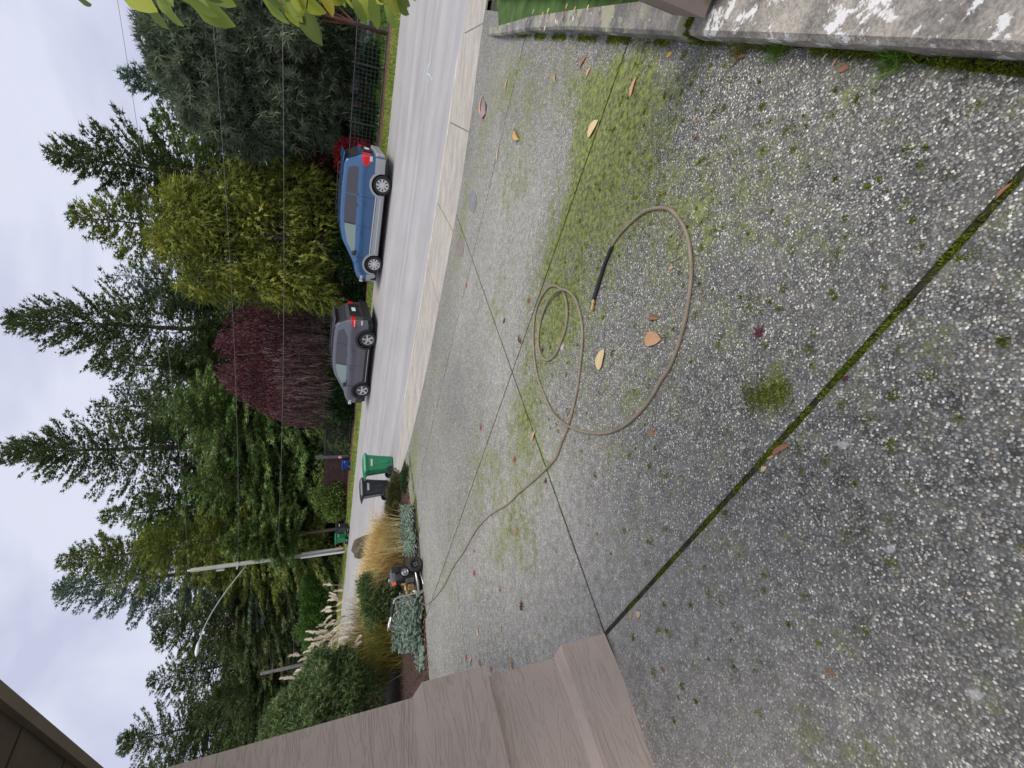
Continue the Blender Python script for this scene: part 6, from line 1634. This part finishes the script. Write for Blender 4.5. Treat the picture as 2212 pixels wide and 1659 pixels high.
filler('fir_tree.011', 395, 1560, 21, 1.3, 0.6, 'dark fir filling behind the crown of the clipped dome shrub')
filler('fir_tree.010', 330, 400, 24, 1.2, 1.7, 'dark fir filling the gap behind the golden cedar and the pine')
filler('fir_tree.009', 330, 780, 22, 1.2, 2.2, 'broad dark fir behind the left half of the purple tree')
filler('cedar_tree.004', 420, 1260, 18, 1.1, 2.9, 'green conifer close behind the utility pole, below the lamp arm')
filler('fir_tree.014', 455, 1500, 15, 1.1, 3.5, 'dark fir just beyond the hedge above the white plumes')
tree_px('cedar_tree', 480, 1172, 9.5, 62, F['cedar'], 'green cedar whose boughs hang across the middle of the utility pole', seed=50, dens=1.3, clear=.42, group=g_, droop=.5)
# big blue green pine
def px_blob(p, q_, x, y, rx_px, ry_px, rd):
    """lobe about tree base p seen at picture x, y (x is height), sizes in pixels"""
    d = ray(x, y); d = d * (p.y / d[1]); k = q_ / FPX
    return (d[0] - p.x, 0, CAM[2] + d[2] - p.z, ry_px * k, rd, rx_px * k)
pb, qb = at_t(205, 12.3, 640); pp = Vector((pb[0], pb[1], G(pb[0], pb[1])))
bl = [px_blob(pp, qb, *v) for v in [(400, 110, 80, 90, 2.0), (470, 170, 95, 120, 2.4), (560, 120, 90, 130, 2.5), (600, 240, 90, 90, 2.2), (690, 120, 60, 120, 2.2), (680, 255, 60, 60, 1.8), (520, 270, 70, 60, 1.8), (420, 20, 70, 80, 2.0), (600, 10, 110, 90, 2.2), (706, 190, 40, 85, 1.8), (722, 60, 50, 100, 1.8), (745, 280, 36, 60, 1.3), (735, 130, 42, 70, 1.5)]]
bl += [px_blob(pp, qb, *v) for v in [(352, 75, 34, 22, .8), (372, 150, 40, 26, .9), (365, 35, 34, 24, .8), (415, 235, 40, 28, .9), (480, 285, 36, 30, .9)]]
pine = crown_tree('pine_tree', pp, 1.5, bl, F['pine'], 'broad blue green pine with a thick reddish trunk behind the wire fence', tm='redbark', tr=.26, size=.30, per=300, tmpl=TUFT, group=g_, seed=1, shell=.45)
# second, slender trunk at the right edge
p2_, q2_ = at_t(70, 10.6, 830); pt = Vector((p2_[0], p2_[1], G(p2_[0], p2_[1])))
t2 = crown_tree('pine_tree', pt, 1.2, [(-.2, .3, 3.6, 1.5, 1.4, 1.2), (.8, .2, 4.8, 1.6, 1.5, 1.3), (1.2, .1, 3.0, 1.2, 1.1, .8)], F['pine'], 'slender dark trunked pine at the right edge behind the fence', tm='redbark', tr=.10, size=.28, per=190, tmpl=TUFT, group=g_, seed=2, shell=.4)
# golden cedar: separate drooping lobes
pg, qg = at_t(520, 11.4, 650); pc = Vector((pg[0], pg[1], G(pg[0], pg[1])))
bl = [px_blob(pc, qg, *v) for v in [(430, 480, 80, 70, 1.8), (385, 520, 50, 50, 1.4), (480, 570, 70, 70, 1.8), (520, 430, 80, 70, 2.0), (590, 500, 85, 100, 2.4), (640, 600, 80, 75, 2.0), (650, 420, 75, 65, 2.0), (570, 620, 60, 50, 1.6), (690, 520, 45, 110, 1.9), (700, 640, 38, 35, 1.2), (440, 610, 45, 35, 1.3), (410, 440, 50, 45, 1.4)]]
crown_tree('golden_cedar', pc, 1.2, bl, F['gold'], 'broad golden green cedar towering over the blue car', tm='bark', tr=.22, size=.36, per=520, tmpl=FERN_S, group=g_, seed=3, down=.55, shell=.5)
# purple weeping tree
pg, qg = at_t(770, 12.6, 640); pc = Vector((pg[0], pg[1], G(pg[0], pg[1])))
wt = empty('weeping_tree', pc, label='weeping tree with deep purple red foliage and bare lower twigs', cat='tree')
rng = np.random.default_rng(31)
k = qg / FPX
top_z = CAM[2] + ray(492, 770)[2] * qg - pc.z; bot_z = CAM[2] + ray(712, 770)[2] * qg - pc.z
RXp, RYp = 142 * k, 100 * k
MB().tube([(0, 0, -.3), (.1, 0, .8), (-.1, 0, 1.6), (.3, .1, top_z * .6), (0, 0, top_z * .9)], [.2, .16, .14, .08, .02], n=8).build('trunk', MT['bark'], wt, smooth=True)
lb = MB()
for i in range(10):
    a = i * .63; lb.tube([(0, 0, 1.2 + .15 * i), (math.cos(a) * RXp * .35, math.sin(a) * RYp * .35, 2.2 + .25 * i), (math.cos(a) * RXp * .8, math.sin(a) * RYp * .8, min(top_z * .8, 3.0 + .2 * i))], [.08, .05, .02], n=5, cap=False)
lb.build('limbs', MT['bark'], wt)
ns_ = 1250; a = rng.uniform(0, 2 * math.pi, ns_); rr = np.sqrt(rng.uniform(.02, 1, ns_)); X0, Y0_ = np.cos(a) * rr * RXp, np.sin(a) * rr * RYp
lobe = 1 + .12 * np.sin(a * 5 + 1) + .09 * np.sin(a * 9) + .10 * np.sin(X0 * 3.1 + Y0_ * 1.3)
Zt = bot_z + (top_z - bot_z) * np.sqrt(np.maximum(0, 1 - (rr / 1.06) ** 2.6)) * lobe.clip(.78, 1.08)
Ln = (Zt - bot_z) * rng.uniform(.35, .95, ns_) + rng.uniform(0, .5, ns_)
PP, DD, SS, PT, DT, ST_ = [], [], [], [], [], []
for i in range(ns_):
    m_ = int(12 + Ln[i] * 9); u = rng.uniform(0, 1, m_)
    px_ = X0[i] * (1 + .10 * np.sin(u * 3.1)) + rng.normal(0, .05, m_); py_ = Y0_[i] * (1 + .08 * np.sin(u * 3.1)) + rng.normal(0, .05, m_); pz_ = Zt[i] - Ln[i] * u
    lo = (pz_ - bot_z) / (top_z - bot_z); keep = rng.uniform(0, 1, m_) < (.25 + 1.1 * lo)
    P_ = np.stack([px_, py_, pz_], 1)
    D_ = unit(m_) * .55; D_[:, 2] -= .9
    PP.append(P_[keep]); DD.append(D_[keep])
    P_ = P_[~keep] if (~keep).any() else P_[:1]; PT.append(P_); D2 = unit(len(P_)) * .3; D2[:, 2] -= 1; DT.append(D2)
PP, DD, PT, DT = map(np.concatenate, (PP, DD, PT, DT))
V, T = scatter(*LEAF, PP, DD, .16 * rng.uniform(.6, 1.3, len(PP)), width=np.full(len(PP), .6)); raw('foliage', V, T, F['purple'], wt)
V, T = scatter(TRI[0] * [1, .18, 1], TRI[1], PT, DT, .5 * rng.uniform(.5, 1.3, len(PT))); raw('hanging_twigs', V, T, F['twigs'], wt)

# shrubs and hedges near the verge
def shrub_px(name, label, m, t, x0, x1, y0, y1, size=.14, per=900, cat='shrub', seed=0, tmpl=LEAF, n=3, dep=.9, shell=.6):
    """shrub filling picture columns y0..y1 (width) and x0 (top)..x1 (foot)"""
    d, q_ = at_t((y0 + y1) / 2, t, x1); p = Vector((d[0], d[1], G(d[0], d[1]))); k_ = q_ / FPX
    W_ = abs(y1 - y0) * k_ / 2; H = max(.3, z_at(x0, (y0 + y1) / 2, q_) - p.z)
    rd = random.Random(seed); bl_ = []
    for i in range(n):
        u = 0 if n == 1 else -1 + 2 * i / (n - 1); hh_ = H * rd.uniform(.8, 1.0) * (1 - .18 * u * u); w_ = W_ / n * 1.55 if n > 1 else W_
        bl_.append((u * (W_ - w_ * .9) if n > 1 else 0, rd.uniform(-.2, .2), hh_ * .5, w_, min(w_, dep) if dep else w_, hh_ * .52))
    return crown_tree(name, p, .1, bl_, m, label, tm=None, size=size, per=per, cat=cat, limbs=False, seed=seed, tmpl=tmpl, shell=shell)
shrub_px('round_shrub', 'rounded light green shrub on the verge behind the wheelie bins', F['light'], 10.6, 678, 766, 1008, 1118, size=.14, per=1000, seed=11, n=3, dep=1.4)
shrub_px('laurel_hedge', 'bright green leafy hedge beyond the road left of the utility pole', F['hedge'], 10.6, 632, 742, 1208, 1400, size=.15, per=800, seed=12, n=5, dep=1.2, cat='hedge')
shrub_px('laurel_hedge', 'darker stretch of hedge continuing left behind the white plumes', F['dark'], 11.4, 612, 738, 1395, 1600, size=.16, per=700, seed=13, n=5, dep=1.2, cat='hedge')
shrub_px('evergreen_shrub', 'dark evergreen shrubs in front of the dark grey car bonnet', F['dark'], 10.4, 696, 778, 838, 912, size=.13, per=1000, seed=14, n=3, dep=1.2)
shrub_px('evergreen_shrub', 'dark evergreen shrub between the two parked cars', F['dark'], 10.3, 735, 806, 596, 676, size=.13, per=1000, seed=15, n=3, dep=1.2)
shrub_px('evergreen_shrub', 'shadowy dark shrub behind the roof of the dark grey car', F['dark'], 12.2, 700, 790, 670, 850, size=.15, per=650, seed=16, n=4, dep=1.2)
shrub_px('evergreen_shrub', 'shadowy dark shrub mass behind the blue car', F['dark'], 11.2, 706, 806, 400, 610, size=.15, per=700, seed=17, n=5, dep=1.2)
shrub_px('evergreen_shrub', 'dark low bushes in the yard right of the thick pine trunk', F['dark'], 11.6, 768, 822, 226, 310, size=.13, per=650, seed=27, n=3, dep=1.0)
shrub_px('evergreen_shrub', 'dark low bushes in the yard between the two pine trunks', F['dark'], 12.4, 772, 818, 96, 178, size=.13, per=600, seed=28, n=3, dep=1.0)
shrub_px('red_shrub', 'bright red leaved shrub behind the rear roof of the blue car', F['red'], 10.9, 688, 806, 316, 392, size=.11, per=1100, seed=18, n=2, dep=1.0)
dd_, qq_ = at_t(300, 13.2, 665); pr3 = Vector((dd_[0], dd_[1], G(dd_[0], dd_[1])))
crown_tree('red_tree', pr3, 1.5, [px_blob(pr3, qq_, 660, 305, 32, 34, 1.0), px_blob(pr3, qq_, 690, 330, 25, 25, .9)], foliage('dull_red_leaves', [(.06, .02, .02), (.15, .05, .045), (.24, .10, .08)]), 'small tree with dull red leaves between pine and golden cedar', tm='bark', tr=.07, size=.13, per=700, seed=19)
shrub_px('evergreen_shrub', 'dark shrubs filling the shade behind the far wheelie bins', F['dark'], 11.5, 690, 765, 1112, 1215, size=.14, per=800, seed=22, n=3, dep=1.2)
shrub_px('autumn_shrub', 'sunlit yellow and brown autumn foliage seen over the dark gate', foliage('autumn_leaves', [(.2, .1, .03), (.42, .28, .07), (.62, .48, .2)], scale=3), 15, 704, 760, 930, 972, size=.16, per=800, seed=23, n=2, dep=1.0)
# one far-off wood that closes the gaps low down
rng = np.random.default_rng(99)
PP, DD = [], []
for i in range(95):
    s_ = -26 + i * 1.45; t_ = 33 + rng.uniform(-3, 5); b_ = ST(s_, t_); h_ = rng.uniform(9.5, 15); n = 460
    u = rng.uniform(0, 1, n) ** 1.3; a = rng.uniform(0, 2 * math.pi, n); r_ = 2.6 * (1 - u) ** .7 * rng.uniform(.6, 1.05, n)
    PP.append(np.stack([b_.x + np.cos(a) * r_, b_.y + np.sin(a) * r_, b_.z + .3 + h_ * u], 1)); q_ = np.stack([np.cos(a), np.sin(a), rng.uniform(-.6, .1, n)], 1); DD.append(q_)
PP, DD = np.concatenate(PP), np.concatenate(DD); V, T = scatter(*FERN_S, PP, DD, 1.0 * rng.uniform(.6, 1.3, len(PP))); raw_stuff('distant_wood', V, T, F['fir'], 'dark wood far behind the individual trees')

# ------------------------------------------------------------------ branch of broad leaves hanging in at the right edge
bo = Vector(CAM) + Vector(ray(520, -160)) * 2.2
br = empty('overhanging_branch', bo, label='leafy branch of large green and yellow leaves hanging into view along the right edge', cat='branch')
def wpt(x, y, dep): return Vector(CAM) + Vector(ray(x, y)) * dep - bo
MB().tube([wpt(-260, -150, 2.5), wpt(100, -120, 2.35), wpt(450, -75, 2.2), wpt(760, -40, 2.1), wpt(900, -30, 2.1)], [.018, .015, .011, .007, .003], n=6).build('twig', MT['bark'], br)
BL = [(150, -20, 192, 15), (250, -30, 330, 18), (305, -10, 352, 62), (335, -20, 388, 60), (370, -30, 470, 45), (400, -20, 500, 58), (430, -12, 455, 30), (470, -25, 520, 5), (540, -30, 590, 8), (560, -20, 620, 55), (600, -10, 650, 60), (640, -5, 690, 95), (620, 5, 650, 45),
      (630, -20, 700, 30), (690, -20, 720, 30), (730, -30, 770, 30), (760, -10, 790, 52), (770, -25, 800, 40), (800, -15, 815, 58), (830, 0, 852, 62), (795, -20, 840, 20), (820, -30, 860, 20), (840, 10, 860, 42), (850, -25, 880, 12), (610, -35, 640, 20), (680, -35, 740, 5), (510, -40, 560, -5), (200, -60, 260, -12), (660, 20, 640, 40)]
rd_ = random.Random(4)
BL2 = []
for (x0, y0, x1, y1) in BL:
    for k in range(2):
        ox, oy, q_ = rd_.uniform(-45, 45), rd_.uniform(-22, 4), rd_.uniform(.6, .95)
        BL2.append((x0 + ox, y0 + oy - 8, x0 + ox + (x1 - x0) * q_ + rd_.uniform(-12, 12), y0 + oy + (y1 - y0) * q_ * .8 - 6))
BL = BL + BL2
BT = MB(); lmats = ['bigleaf', 'bigleaf']
big = [foliage('broad_leaf_' + n_, c_, scale=4, trans=.4) for n_, c_ in (('green', [(.15, .22, .035), (.26, .34, .06)]), ('lime', [(.26, .33, .03), (.4, .42, .05)]), ('yellow', [(.42, .38, .03), (.55, .46, .06)]), ('rust', [(.3, .13, .05), (.42, .24, .08)]), ('deep', [(.07, .11, .02), (.13, .18, .03)]))]
for i, (x0, y0, x1, y1) in enumerate(BL):
    rd = random.Random(i); dp_ = 2.2 + rd.uniform(-.25, .3); x1, y1 = x0 + (x1 - x0) * .85, y0 + (y1 - y0) * .85
    A, B = wpt(x0, y0, dp_), wpt(x1, y1, dp_ - rd.uniform(-.03, .08)); X = (B - A); l = X.length * 1.12; X.normalize()
    wd = rd.uniform(.10, .165)
    b = MB(); n = 8; L_, M_, R_ = [], [], []
    cup = rd.uniform(.1, .5)
    for k in range(n + 1):
        u = k / n; w_ = wd * (math.sin(math.pi * min(1, u * .9 + .04)) ** .9) * (1.12 if u > .45 else .95) + (0.002 if k == n else 0); zc = -.10 * u * u
        if k == n: w_ = .004
        L_.append((u * l, w_ * l, (zc + w_ * cup) * l)); M_.append((u * l, 0, zc * l)); R_.append((u * l, -w_ * l, (zc + w_ * cup) * l))
    b.grid([L_, M_, R_]); b.tube([(-.12 * l, 0, .0), (0.02 * l, 0, 0)], .0022, n=4)
    o = b.build('leaf', rd.choice([big[0], big[1], big[2], big[0], big[4], big[3], big[1]] if x0 > 500 else [big[0], big[4], big[0], big[1], big[4], big[0]]), br, smooth=True)
    up_ = Vector((rd.uniform(-1, .2), rd.uniform(-1, .3), rd.uniform(-.2, 1))); Yv = up_.cross(X).normalized(); Z = X.cross(Yv)
    o.rotation_euler = Matrix((X, Yv, Z)).transposed().to_euler(); o.location = A
    BT.tube([A - X * .12 * l, (A - X * .2 * l).lerp(wpt(x0 + 10, -70, 2.2), .5), wpt(x0 + 20, -95, 2.2)], .003, n=4)
BT.build('leaf_stalks', MT['bark'], br)
